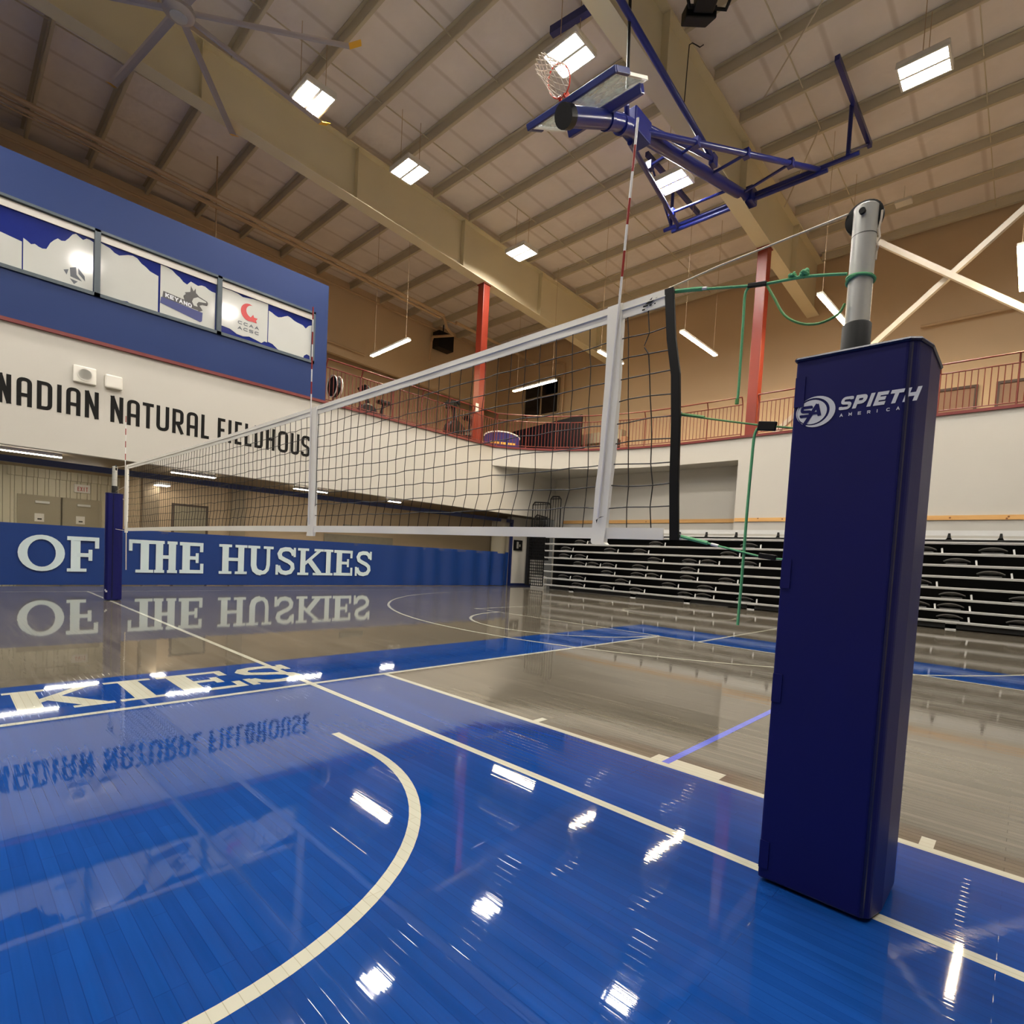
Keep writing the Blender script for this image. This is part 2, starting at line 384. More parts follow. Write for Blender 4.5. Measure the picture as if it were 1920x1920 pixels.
SANS = {  # strokes in a unit box; trailing digits: vertices to round
 'N': [([(0,0),(0,1)],()),([(1,0),(1,1)],()),([(0.02,1),(.98,0)],())], 'A': [([(0,0),(0,1),(1,1),(1,0)],(1,2)),([(0,.38),(1,.38)],())],
 'D': [([(0,0),(0,1),(1,1),(1,0),(0,0)],(2,3))], 'I': [([(.5,0),(.5,1)],())], 'T': [([(0,1),(1,1)],()),([(.5,0),(.5,1)],())],
 'U': [([(0,1),(0,0),(1,0),(1,1)],(1,2))], 'R': [([(0,0),(0,1),(1,1),(1,.42),(0,.42)],(2,3)),([(.45,.42),(1,0)],())],
 'P': [([(0,0),(0,1),(1,1),(1,.42),(0,.42)],(2,3))], 'L': [([(0,1),(0,0),(1,0)],())], 'F': [([(0,0),(0,1),(1,1)],()),([(0,.5),(.85,.5)],())],
 'E': [([(1,1),(0,1),(0,0),(1,0)],()),([(0,.5),(.85,.5)],())], 'H': [([(0,0),(0,1)],()),([(1,0),(1,1)],()),([(0,.5),(1,.5)],())],
 'O': [([(0,.5),(0,1),(1,1),(1,0),(0,0),(0,.5)],(1,2,3,4))], 'S': [([(1,.82),(1,1),(0,1),(0,.54),(1,.46),(1,0),(0,0),(0,.18)],(1,2,3,4,5,6))],
 'a': [([(0,0),(.5,1),(1,0)],()),([(.2,.33),(.8,.33)],())],
 'C': [([(1,.8),(1,1),(0,1),(0,0),(1,0),(1,.2)],(1,2,3,4))], 'K': [([(0,0),(0,1)],()),([(1,1),(0.05,.45)],()),([(.3,.6),(1,0)],())],
 'Y': [([(0,1),(.5,.5),(1,1)],()),([(.5,.5),(.5,0)],())], 'M': [([(0,0),(0,1),(.5,.35),(1,1),(1,0)],())], 'X': [([(0,0),(1,1)],()),([(0,1),(1,0)],())],
}
def sans(ch, x0, x1, y0, y1, sw, rad=.09, slant=0.0):
    out = []
    for pts, idx in SANS[ch]:
        q = [(x0+sw/2+u*(x1-x0-sw), y0+sw/2+v*(y1-y0-sw)) for u, v in pts]
        if idx: q = rnd(q, rad, False, idx)
        closed = (pts[0] == pts[-1])
        if closed: q = q[:-1]
        out += offset_stroke(q, sw, closed, 0 if (closed or (ch in 'SC')) else sw/2)
    if slant: out = [[(x+(y-y0)*slant, y) for x, y in p] for p in out]
    return out
def ell(cx, cy, rx, ry, n=28): return [(cx+rx*math.cos(2*PI*k/n), cy+ry*math.sin(2*PI*k/n)) for k in range(n)]
def ring(o, i): n = len(o); return [[o[k], o[(k+1) % n], i[(k+1) % n], i[k]] for k in range(n)]
SL = {
 'I': [([(.5,0),(.5,1)],.30),([(0,.045),(1,.045)],.09),([(0,.955),(1,.955)],.09)],
 'H': [([(.22,0),(.22,1)],.20),([(.78,0),(.78,1)],.20),([(.22,.5),(.78,.5)],.11)]+[([(a,y),(b,y)],.09) for a, b in ((0,.44),(.56,1)) for y in (.045,.955)],
 'E': [([(.27,0),(.27,1)],.22),([(0,.945),(1,.945)],.11),([(0,.055),(1,.055)],.11),([(.27,.5),(.74,.5)],.11),([(.93,1),(.93,.70)],.10),([(.95,0),(.95,.32)],.10),([(.74,.34),(.74,.66)],.09)],
 'F': [([(.27,0),(.27,1)],.22),([(0,.945),(1,.945)],.11),([(.27,.48),(.74,.48)],.11),([(.95,1),(.95,.68)],.10),([(.74,.32),(.74,.64)],.09),([(0,.045),(.62,.045)],.09)],
 'T': [([(.5,0),(.5,1)],.22),([(0,.945),(1,.945)],.11),([(.04,1),(.04,.66)],.09),([(.96,1),(.96,.66)],.09),([(.2,.045),(.8,.045)],.09)],
 'U': [([(.22,1),(.22,.32),(.27,.16),(.38,.08),(.52,.055)],.19),([(.5,.055),(.66,.08),(.76,.17),(.8,.34),(.8,1)],.13),([(0,.955),(.46,.955)],.09),([(.6,.955),(1,.955)],.09)],
 'K': [([(.2,0),(.2,1)],.20),([(0,.045),(.42,.045)],.09),([(0,.955),(.42,.955)],.09),([(.25,.40),(.84,.95)],.11),([(.44,.56),(.84,.05)],.19),([(.62,.955),(.98,.955)],.09),([(.58,.045),(1,.045)],.09)],
 'S': [([(.88,.72),(.80,.86),(.66,.93),(.45,.935),(.26,.89),(.17,.76),(.22,.63),(.42,.55),(.64,.48),(.81,.38),(.84,.24),(.72,.11),(.5,.065),(.3,.09),(.17,.19),(.11,.32)],.15),([(.93,1),(.93,.66)],.09),([(.06,0),(.06,.36)],.09)],
}
def slab(ch, x0, x1, y0, y1):
    h = y1-y0; w = x1-x0
    if ch == 'O': return ring(ell((x0+x1)/2, (y0+y1)/2, w/2, h/2), ell((x0+x1)/2, (y0+y1)/2, w/2-.2*h, h/2-.12*h))
    out = []
    for pts, sw in SL[ch]:
        q = [(x0+u*w, y0+v*h) for u, v in pts]
        if ch == 'I' and sw == .30: sw = .20
        out += offset_stroke(q, sw*h)
    return out

# ================================================================== SETTING
X0, X1, Y0, Y1 = -19.0, 19.3, -16.0, 18.6
struct(MB().box(X0-.2, X1+.2, Y0-.2, Y1+.4, -.2, 0).build('floor', M['wood']))
FLOOR = bpy.data.objects['floor']
def paint(name, polys, m, z):
    return MB().flat(polys, lambda u, v: (u, v, z)).build(name, m, FLOOR, fix=False)
def rect(x0, x1, y0, y1): return [(x0,y0),(x1,y0),(x1,y1),(x0,y1)]
paint('blue_key_area', [rect(-4.9, 0, -5.8, -.0)], M['blue'], .0004)
paint('blue_border_band', [rect(-15, 6.3, .0, 1.05), rect(5.05, 6.3, -14, .0)], M['blue'], .0004)
paint('baseline', [rect(-15, 5.08, -.005, .05)], M['line'], .0009)
paint('sideline', [rect(5.03, 5.08, -14, -.005)], M['line'], .0009)
paint('lane_line', [rect(-.05, 0, -5.8, -.005)], M['line'], .0009)
paint('lane_mark', [rect(0, .1, -1.80, -1.75), rect(0, .1, -3.05, -2.65), rect(0, .1, -3.95, -3.90), rect(0, .1, -4.85, -4.80)], M['line'], .0009)
def arc(cx, cy, r, a0, a1, w=.05, n=48):
    ps = [(cx+r*math.cos(math.radians(a0+(a1-a0)*k/n)), cy+r*math.sin(math.radians(a0+(a1-a0)*k/n))) for k in range(n+1)]
    return offset_stroke(ps, w)
paint('no_charge_arc', arc(-2.45, -1.575, 1.275, -180, 0)+[rect(-1.2, -1.15, -1.575, -1.2), rect(-3.75, -3.7, -1.575, -1.2)], M['line'], .0009)
paint('volleyball_centre_line', [rect(-.745, -.695, -12, 9.5)], M['line'], .0015)
paint('free_throw_circle', arc(5.1, 1.87, 1.775, 90, 270)+[rect(5.08, 5.13, .05, 4.4)], M['line'], .0009)
paint('far_lane_line', [rect(5.08, 10.95, 4.33, 4.38), rect(5.08, 10.95, -.64, -.59)], M['line'], .0012)
paint('three_point_arc', arc(9.35, 1.87, 6.725, 80, 280, n=72), M['line'], .0012)
paint('far_no_charge_arc', arc(9.35, 1.87, 1.275, 70, 290), M['line'], .0009)
paint('far_boundary_line', [rect(-15, 10.98, 9.45, 9.49)], M['line'], .0009)
paint('pale_blue_line', [rect(.0, 4.5, -2.765, -2.72)], M['thinblue'], .001)
kies = []
for ch, a, b in (('K',-2.52,-1.99),('I',-1.96,-1.66),('E',-1.62,-1.14),('S',-1.10,-.60)): kies += slab(ch, a, b, .22, .86)
paint('baseline_lettering', kies, M['line'], .0012)

# walls -------------------------------------------------------------
fasc = [(11.2,10.4),(11.75,10.02),(12.3,9.5),(12.75,8.93),(13.1,8.3),(13.45,7.55),(13.72,6.75),(13.92,5.9),(14.02,5.1),(14.05,4.4),(14.05,2.56)]
ZL = 5.12
struct(MB().box(X0, 15.3, 10.4, 10.6, 2.8, ZL).build('wall_far', M['white']))
wr = MB().box(14.05, 14.35, Y0, 2.56, 0, ZL)
struct(wr.build('wall_right', M['white']))
fm = MB()
for a, b in zip(fasc[:-1], fasc[1:]):
    i = len(fm.v); na = .2
    d = (Vector(b)-Vector(a)).normalized(); nx, ny = -d.y*na, d.x*na
    fm.v += [(a[0],a[1],4.47),(b[0],b[1],4.47),(b[0],b[1],ZL),(a[0],a[1],ZL)]; fm.f.append((i,i+1,i+2,i+3))
# underside to the recess wall
i = len(fm.v); ring_pts = fasc+[(14.95,2.56),(14.95,10.4)]
fm.v += [(x,y,4.47) for x, y in ring_pts]; fm.f.append(tuple(range(i, i+len(ring_pts))))
struct(fm.build('wall_corner_fascia', M['white'], fix=False))
struct(MB().box(14.95, 15.5, 2.4, 10.4, 0, 4.47).build('wall_right_recess', M['white']))
struct(MB().box(13.3, 15.5, 11.28, 11.5, 0, 2.8).build('wall_far_end', M['white']))
tag(struct(MB().box(13.26, 14.9, 11.24, 11.28, 0, .09).build('baseboard_far', M['track'])))
# balcony floor, upper walls
bf = MB().box(X0, X1, 10.6, Y1+1.2, 4.7, 5.0)
poly = [(14.35,Y0),(X1,Y0),(X1,10.6),(11.4,10.6)]+[(x+.12,y+.06) for x, y in fasc]+[(14.35,2.56)]
bf.prism(poly, lambda u, v, t: (u, v, t), 4.8, 5.0)
struct(bf.build('floor_balcony', M['carpet']))
struct(MB().box(X1, X1+.2, Y0, Y1+1.4, 4.7, 12.9).build('wall_right_upper', M['beige']))
up_ = MB().box(X0, X1, Y1, Y1+.2, 10.35, 12.9)
up_.v = [(x, y, z-(.0 if z > 11 else .085*(max(x,8)-8))) for x, y, z in up_.v]
struct(up_.build('wall_far_upper', M['beige_d']))
struct(MB().box(X0, X1, Y1+1.0, Y1+1.2, 5.0, 12.9).build('wall_far_back', M['beige_d']))
struct(MB().box(X0-.2, X0, Y0, Y1+1.2, 0, 13.6).build('wall_left', M['white']))
struct(MB().box(X0, X1, Y0-.2, Y0, 0, 13.6).build('wall_near', M['white']))
# pressbox volume over the text wall
BX1 = 4.64; BZ1 = 8.31
struct(MB().box(X0, BX1, 10.4, 10.52, ZL+.06, 6.10).box(X0, BX1, 10.4, 10.52, 7.46, BZ1).box(4.27, BX1, 10.4, 10.52, 6.10, 7.46).box(X0, -4.4, 10.4, 10.52, 6.1, 7.46)
       .box(BX1-.12, BX1, 10.52, 13.6, 5.0, BZ1).box(X0, BX1, 10.5, 13.6, BZ1-.12, BZ1-.01).build('wall_booth', M['booth']))
# red trims
tr = MB().box(X0, 11.2, 10.34, 10.42, ZL, ZL+.07)
for a, b in zip(fasc[:-1], fasc[1:]): tr.beam((a[0],a[1],ZL+.035), (b[0],b[1],ZL+.035), .1, .07)
tr.box(14.0, 14.1, Y0, 2.56, ZL, ZL+.07)
struct(tr.build('trim_1', M['trimred']))
struct(MB().box(14.02, 14.05, Y0, 2.54, 2.59, 2.70).build('trim_2', M['pine']))
struct(MB().box(14.92, 14.95, 2.57, 9.9, 2.64, 2.765).build('trim_3', M['pine']))
# under the balcony
struct(MB().box(X0, 15.5, 10.6, Y1+1, 2.86, 2.95).build('ceiling_lower', M['soffit']))
struct(MB().box(X0, .95, 15.6, 15.8, 0, 2.9).build('wall_far_corrugated', M['corr']))
struct(MB().box(-1.5, .95, 15.5, 15.6, 2.62, 2.86).build('trim_4', M['corr']))
struct(MB().box(.95, 15.5, 13.2, 13.4, 0, 2.9).box(.95, 1.15, 13.4, 15.6, 0, 2.9).build('wall_far_lower', M['beige']))
struct(MB().box(1.0, 1.35, 13.0, 13.2, 0, 2.86).box(3.2,3.6,13.05,13.2,0,2.86).build('trim_5', M['soffit']))
st = MB()
for k in range(60):
    st.box(-6+k*.33, -6+k*.33+.26, 10.86, 10.9, 2.835, 2.862)
struct(st.build('trim_6', M['dark']))

# ------------------------------------------------------------------ ceiling, purlins
zt = lambda x: 12.85-.025*x
zb = lambda x: 11.57-.053*x
def slope_box(mb, x0, x1, y0, y1, f0, f1):
    i = len(mb.v)
    mb.v += [(x0,y0,f0(x0)),(x1,y0,f0(x1)),(x1,y1,f0(x1)),(x0,y1,f0(x0)),(x0,y0,f1(x0)),(x1,y0,f1(x1)),(x1,y1,f1(x1)),(x0,y1,f1(x0))]
    mb.f += [tuple(i+k for k in q) for q in ((3,2,1,0),(4,5,6,7),(0,1,5,4),(1,2,6,5),(2,3,7,6),(3,0,4,7))]
    return mb
CEIL = struct(slope_box(MB(), X0-.2, X1+.2, Y0-.2, Y1+1.2, lambda x: zt(x)+.26, lambda x: zt(x)+.5).build('ceiling', M['ceil']))
G1, G2, G3 = 10.95, 2.30, -6.35
bays = [(Y0, G3-.22), (G3+.22, G2-.2), (G2+.2, G1-.2), (G1+.2, Y1)]
for bi, (ya, yb) in enumerate(bays[1:]):
    for k in range(-4, 10):
        x = 5.2+1.545*k; z = zt(x)
        pm = MB()
        # Z-section: web, bottom flange toward +X, top flange toward -X
        pm.box(x-.008, x+.008, ya, yb, z, z+.26).box(x, x+.085, ya, yb, z, z+.012).box(x-.085, x, ya, yb, z+.235, z+.25)
        pm.build('purlin', M['purlin'], CEIL)
rb = MB()
for y in (9.0, 6.2, .6, -2.6, 13.2):
    rb.beam((-9, y, zt(-9)+.07), (X1, y, zt(X1)+.07), .02, .03)
rb.build('bridging_rod', M['purlin'], CEIL)

# girders
def girder(y, label, xr):
    g = empty('roof_girder', (0, y, 12), label, 'girder')
    wb = slope_box(MB(), X0, xr, y-.012, y+.012, zb, lambda x: zt(x)+.02); wb.build('web', M['girder'], g)
    slope_box(MB(), X0, xr, y-.2, y+.2, lambda x: zb(x)-.03, zb).build('bottom_flange', M['girder'], g)
    slope_box(MB(), X0, xr, y-.2, y+.2, zt, lambda x: zt(x)+.03).build('top_flange', M['girder'], g)
    for k in range(7):
        x = -6.7+k*4.1 if y > 5 else -5.5+k*4.4
        if x < xr-.2:
            slope_box(MB(), x-.01, x+.01, y-.19, y+.19, zb, zt).build('stiffener', M['girder'], g)
    return g
girder(G1, 'deep cream roof girder along the far balcony, over the orange-red column', X1)
girder(G2, 'deep cream roof girder behind the folded basketball hoop', X1)

# columns
def column(x, y, w, d, z0, z1, label):
    c = empty('steel_column', (x, y, z0), label, 'column')
    MB().box(x-w/2, x+w/2, y-d/2, y+d/2, z0, z1).build('shaft', M['red'], c, bevel=.01)
    MB().box(x-w/2-.04, x+w/2+.04, y-d/2-.04, y+d/2+.04, z0, z0+.03).build('base_plate', M['red'], c)
    MB().box(x-w/2-.03, x+w/2+.03, y-d/2-.03, y+d/2+.03, z1-.03, z1).build('cap_plate', M['red'], c)
    return c
column(10.93, 11.0, .3, .3, 5.0, zb(10.93)-.03, 'bright orange-red steel column rising from the far balcony rail to the roof')
column(14.32, 2.33, .3, .3, 5.0, zb(14.32)-.03, 'dark red steel column behind the net rope, standing on the right balcony')

# white bracing
def brace(a, b, label):
    o = MB().beam(a, b, .13, .13).build('cross_brace', M['whitesteel']); return tag(o, label, 'brace', None)
brace((14.42, 1.9, 4.9+.15), (14.42, -4.86, 11.0), 'white steel brace climbing to the upper right corner behind the net post')
brace((14.25, -.42, 10.09), (14.25, -6.2, 5.22), 'white steel brace running down to the right edge behind the net post')

for a, b, lab in (((12.6,.55,12.36),(15.1,2.12,12.30),'thin roof bracing rod above the red column right of the hoop'),((8.2,-1.45,12.45),(10.8,1.3,12.38),'thin roof bracing rod at the top right, left of the big ceiling light')):
    tag(MB().tube([a, b], .02, 6).build('bracing_rod', M['whitesteel'], smooth=True), lab, 'rod')

# ================================================================== PRESSBOX WINDOWS
def win(n, xa, xb):
    f = MB(); z0, z1 = 6.10, 7.46
    f.box(xa, xb, 10.36, 10.50, z0, z0+.07).box(xa, xb, 10.36, 10.50, z1-.05, z1).box(xa, xa+.05, 10.36, 10.50, z0, z1).box(xb-.05, xb, 10.36, 10.50, z0, z1)
    o = struct(f.build('window_%d' % n, M['winframe']))
    MB().box(xa+.05, xb-.05, 10.46, 10.48, z0+.07, z1-.05).build('pane', M['winblue'], o)
    MB().box(xa+.05, xb-.05, 10.43, 10.445, z1-.2, z1-.06).build('blind_valance', M['valance'], o)
    return o
W1 = win(1, -4.4, -.49); W2 = win(2, -.49, 1.87); W3 = win(3, 1.87, 4.27)
def film(par, pts, name='white_film', m='winwhite', y=10.456):
    return MB().prism(pts, lambda u, v, t: (u, t, v), y, y-.003).build(name, M[m], par)
def edge(xa, xb, zs):
    n = len(zs); return [(xa+(xb-xa)*k/(n-1), z) for k, z in enumerate(zs)]
B = 6.17
film(W1, [(-4.3,B),(-1.66,B)]+edge(-1.66, -4.3, [6.72,6.78,6.92,7.0,7.1,7.12,7.0,7.1]))
film(W1, [(-1.64,B),(-.55,B)]+edge(-.55, -1.64, [7.2,7.22,7.22,7.17,7.2,7.24,7.2,7.1,7.02,7.0,7.02,6.96,6.88,6.74,6.72,6.73,6.76,6.73,6.77,6.8]))
film(W2, [(-.43,B),(-.12,B+.02),(.05,B+.05),(.10,B+.03),(.25,B+.0),(.62,B)]+edge(.62, -.43, [6.98,7.0,7.02,7.08,7.12,7.2,7.22,7.2,7.16,7.12,7.14,7.2,7.22,7.24]))
film(W2, [(.66,B),(1.80,B)]+edge(1.80, .66, [7.06,7.06,7.08,7.12,7.12,7.08,7.1,7.12,7.02,7.05,7.12,7.16,7.22,7.24,7.25,7.25]))
film(W3, [(1.93,6.36),(2.15,6.34),(2.3,6.27),(2.45,6.26),(2.6,6.3),(2.75,6.27),(2.9,6.24),(2.97,6.3),(3.04,6.3)]+edge(3.04, 1.93, [7.25,7.25,7.25,7.24,7.22,7.2,7.24,7.25,7.25,7.25]))
film(W3, [(3.06,6.32),(3.18,6.30),(3.3,6.22),(3.38,6.18),(4.0,B),(4.02,6.26),(4.1,6.32),(4.18,6.30),(4.2,B),(4.21,B)]+edge(4.21, 3.06, [7.12,7.08,6.98,7.04,7.05,7.06,7.08,7.12,7.14,7.1,7.05,7.02,7.04,7.08,7.1]))
# decals
def decal(par, polys, name, m, y=10.449):
    return MB().flat(polys, lambda u, v: (u, y, v)).build(name, M[m], par, fix=False)
c = (-.86, 6.43)
decal(W1, [[(c[0]-.17,c[1]+.02),(c[0]-.09,c[1]+.06),(c[0]-.12,c[1]-.06)], [(c[0]-.07,c[1]+.1),(c[0]+.03,c[1]+.15),(c[0]+.04,c[1]),(c[0]+.13,c[1]-.1),(c[0]-.06,c[1]-.07)],
           [(c[0]+.06,c[1]+.15),(c[0]+.17,c[1]+.02),(c[0]+.18,c[1]-.08),(c[0]+.07,c[1]+.03)], [(c[0]-.07,c[1]-.11),(c[0]+.06,c[1]-.13),(c[0],c[1]-.2)]], 'diamond_logo', 'greydecal')
decal(W2, [[(.72,6.70),(1.45,6.63),(1.50,6.52),(.70,6.55)]], 'logo_plaque', 'browngrey')
decal(W2, [[(.68,6.56),(1.53,6.50),(1.52,6.30),(1.48,6.27),(.66,6.42)]], 'logo_panel', 'navydecal', 10.4485)
kz = []
for k, ch in enumerate('KEYaNO'):
    kz += [[(x, y-(x-.75)*.1) for x, y in q] for q in sans(ch, .76+k*.092, .76+k*.092+.078, 6.585, 6.675, .022, .02)]
decal(W2, kz, 'logo_lettering', 'padwhite', 10.447)
# generic wolf-like head silhouette in charcoal with white muzzle
head = [(1.16,6.62),(1.12,6.74),(1.17,6.80),(1.15,6.83),(1.26,6.88),(1.27,7.02),(1.33,6.92),(1.37,7.00),(1.38,6.90),(1.45,6.84),(1.52,6.82),(1.62,6.79),(1.64,6.75),(1.62,6.69),(1.52,6.68),(1.46,6.64),(1.53,6.55),(1.45,6.50),(1.38,6.56),(1.36,6.60)]
cx_, cz_ = 1.36, 6.72
decal(W2, [[head[k], head[(k+1) % len(head)], (cx_, cz_)] for k in range(len(head))], 'head_emblem', 'browngrey', 10.4475)
decal(W2, [[(1.33,6.76),(1.42,6.82),(1.50,6.80),(1.60,6.775),(1.60,6.75),(1.44,6.72),(1.40,6.66),(1.42,6.60),(1.34,6.60),(1.30,6.68)]], 'muzzle_emblem', 'winwhite', 10.4465)
ow = ell(2.58, 6.88, .20, .21); iw = ell(2.66, 6.92, .15, .15)
decal(W3, [q for k, q in enumerate(ring(ow, iw)) if 7 <= k <= 22]+[[(2.5,6.74),(2.62,6.78),(2.68,6.86),(2.70,6.80),(2.79,6.80),(2.75,6.74),(2.77,6.68),(2.62,6.68)]], 'maple_emblem', 'ccred')
tx = []
for row, word in ((6.53,'CCaa'),(6.40,'aCSC')):
    for k, ch in enumerate(word): tx += sans(ch, 2.32+k*.135, 2.32+k*.135+.1, row, row+.075, .018, .03)
decal(W3, tx, 'decal_lettering', 'greydecal')

# ------------------------------------------------------------------ lettering on the far wall
spans = [('N',-1.997,-1.801),('A',-1.726,-1.497),('D',-1.425,-1.188),('I',-1.113,-1.044),('A',-.97,-.736),('N',-.665,-.431),('N',-.227,.001),('A',.068,.305),('T',.355,.569),('U',.621,.874),('R',.938,1.168),('A',1.234,1.471),('L',1.54,1.715),
         ('F',1.905,2.075),('I',2.149,2.217),('E',2.298,2.462),('L',2.539,2.708),('D',2.774,2.987),('H',3.068,3.288),('O',3.372,3.642),('U',3.714,3.949),('S',4.008,4.25),('E',4.33,4.50),('A',-2.29,-2.06),('C',-2.6,-2.36)]
tw = []
for ch, a, b in spans: tw += sans(ch, a, b, 3.578, 4.135, .072, .1)
tag(MB().flat(tw, lambda u, v: (u, 10.396, v)).build('wall_lettering', M['ink'], fix=False), 'tall black condensed letters spelling the fieldhouse name on the white balcony wall', 'lettering')

# speaker and emergency box
sp = empty('wall_speaker', (-.678, 10.4, 4.42), 'square white wall speaker with a round black grille above the lettering', 'speaker')
MB().box(-.87, -.485, 10.33, 10.4, 4.26, 4.60).build('housing', M['plastic'], sp, bevel=.02)
MB().lathe([(.11,0),(.11,.006)], (-.677, 10.318, 4.435), 'y', 24).build('grille_opening', M['black'], sp)
gm = MB()
for k in range(-3, 4):
    hgt = math.sqrt(max(0, .11**2-(k*.032)**2))
    gm.box(-.677+k*.032-.0038, -.677+k*.032+.0038, 10.312, 10.317, 4.435-hgt, 4.435+hgt).box(-.677-hgt, -.677+hgt, 10.312, 10.317, 4.435+k*.032-.0038, 4.435+k*.032+.0038)
gm.build('grille_bars', M['plastic'], sp)
MB().lathe([(.13,0),(.13,.012),(.112,.012),(.112,0)], (-.677, 10.314, 4.435), 'y', 28).build('grille_rim', M['plastic'], sp)
eb = MB(); eb.box(-.34, -.03, 10.30, 10.4, 4.27, 4.55)
tag(eb.build('emergency_light', M['plastic'], bevel=.03), 'plain white rounded box on the wall right of the round speaker', 'box')

# ================================================================== CURTAIN UNDER THE BALCONY
cu = empty('divider_curtain', (5.3, 11.1, 0), 'long blue vinyl divider curtain with white lettering hanging under the balcony', 'curtain')
def cy(x, z):
    a = .012+.03*max(0, min(1, (x-6.9)/1.5))+.05*max(0, min(1, (x-11.6)/.5))
    return 11.1+a*math.sin(x*7.3+.6*math.sin(x*2.1))*(1.25-.35*z)+.012*math.sin(x*1.3)
cx0, cx1 = -9.0, 13.1
MB().grid(lambda u, v: (cx0+(cx1-cx0)*u, cy(cx0+(cx1-cx0)*u, v*1.3), .015+v*(1.26+.07*u)), 420, 8).build('vinyl_panel', M['vinylblue'], cu, smooth=True)
MB().grid(lambda u, v: (cx0+(12.0-cx0)*u, 11.12, 1.25+v*1.32), 60, 1).build('mesh_panel', M['sheer'], cu)
MB().grid(lambda u, v: (12.0+1.1*u, cy(12.0+1.1*u, .5), 1.28+v*1.35), 90, 1).build('gathered_mesh', M['sheerfold'], cu, smooth=True)
tk = MB(); tk.box(cx0, 13.2, 11.05, 11.16, 2.53, 2.66); tk.box(13.12, 13.2, 11.06, 11.16, .02, 2.6)
tk.build('track', M['track'], cu)
ct = []
for ch, a, b in (('O',-1.64,-.875),('F',-.84,-.285),('T',.298,.905),('H',.80,1.285),('E',1.335,1.865),('H',2.235,2.935),('U',2.95,3.63),('S',3.70,4.27),('K',4.325,5.125),('I',5.12,5.43),('E',5.465,6.08),('S',6.18,6.75)):
    ct += slab(ch, a, b, .31, 1.08)
MB().flat(ct, lambda u, v: (u, cy(u, v)-.03, v)).build('lettering', M['letter'], cu, fix=False)

# things seen through the curtain
ex = empty('exit_sign', (.07, 15.55, 2.42), 'small white exit sign with red letters on the corrugated wall', 'sign')
MB().box(-.11, .25, 15.53, 15.6, 2.32, 2.55).build('housing', M['plastic'], ex)
el = []
for k, ch in enumerate('EXIT'): el += sans(ch, -.04+k*.062, -.04+k*.062+.05, 2.36, 2.48, .016, .01)
MB().flat(el, lambda u, v: (u, 15.525, v)).build('lettering', M['ccred'], ex, fix=False)
def door(n, x0, x1, y, z1, m, frame, sign=True, z0=0):
    f = MB().box(x0-.06, x0, y-.05, y, z0, z1+.06).box(x1, x1+.06, y-.05, y, z0, z1+.06).box(x0, x1, y-.05, y, z1, z1+.06)
    o = struct(f.build('door_%d' % n, M[frame]))
    MB().box(x0, x1, y-.035, y, z0+.01, z1).build('leaf', M[m], o)
    if sign:
        MB().box((x0+x1)/2-.12, (x0+x1)/2+.08, y-.04, y-.035, 1.43, 1.65).build('notice', M['plastic'], o)
        MB().box((x0+x1)/2-.06, (x0+x1)/2+.03, y-.043, y-.04, 1.48, 1.52).build('notice_print', M['ink'], o)
        MB().box(x0+.3, x0+.6, y-.09, y-.04, 1.93, 1.99).build('door_closer', M['alu'], o)
    return o
door(1, -1.24, -.42, 15.6, 2.08, 'greydoor', 'greydoor'); door(2, -.34, .46, 15.6, 2.08, 'greydoor', 'greydoor')
door(3, 1.75, 2.55, 13.2, 2.08, 'greydoor', 'frame', False)
tag(MB().box(6.2, 8.9, 13.12, 13.195, 1.30, 1.62).build('notice_board', M['greypanel']), 'long grey speckled board on the wall behind the curtain', 'board')
tag(MB().box(6.9, 7.8, 13.14, 13.2, 1.78, 1.98).build('wall_panel', M['greypanel']), 'small grey panel above the long speckled board behind the curtain', 'panel')
def hang(o, a, b, top):
    for p in (Vector(a).lerp(Vector(b), .08), Vector(a).lerp(Vector(b), .92)):
        tz = zt(p.x)+.255 if top > 9 else top
        MB().tube([(p.x,p.y,p.z+.06),(p.x,p.y,tz)], .006, 5).build('suspension_cable', M['pipe'], o)
def strip(name, a, b, m, label, group, wdt=.13):
    a = Vector(a); b = Vector(b); o = empty(name, (a+b)/2, label, 'light', group)
    up3 = Vector((0,0,.035))
    MB().beam(a+up3, b+up3, wdt+.02, .06).build('housing', M['plastic'], o)
    MB().beam(a-up3*.1, b-up3*.1, wdt, .012).build('diffuser', M[m], o)
    return o
for a, b, lab in ((-1.95,-.9,'linear ceiling light nearest the left edge, above the curtain track'),(1.21,2.22,'linear ceiling light above the curtain track near the far net post'),
                  (4.33,5.35,'linear ceiling light above the curtain track behind the white net strap'),(7.49,8.0,'short linear ceiling light farthest right above the curtain track')):
    strip('linear_light', (a,11.45,2.79), (b,11.45,2.79), 'strip2', lab, 'linear lights under the balcony', .09)
for a, b, lab in ((-3.2,-2.1,'added unseen fill light deep in the room behind the curtain, left of the grey doors'),(-.9,.2,'added unseen fill light deep in the room behind the curtain, before the grey doors')):  # added fill, hidden behind the track, to brighten the corrugated wall
    strip('linear_light', (a,13.7,2.80), (b,13.7,2.80), 'strip2', lab, 'linear lights under the balcony', .09)
strip('linear_light', (1.35,12.6,2.55), (1.35,12.95,2.55), 'spot', 'small bright light seen through the net beside the grey pillar', None, .3)
hang(bpy.data.objects['linear_light.006'], (1.35,12.6,2.55), (1.35,12.95,2.55), 2.86)

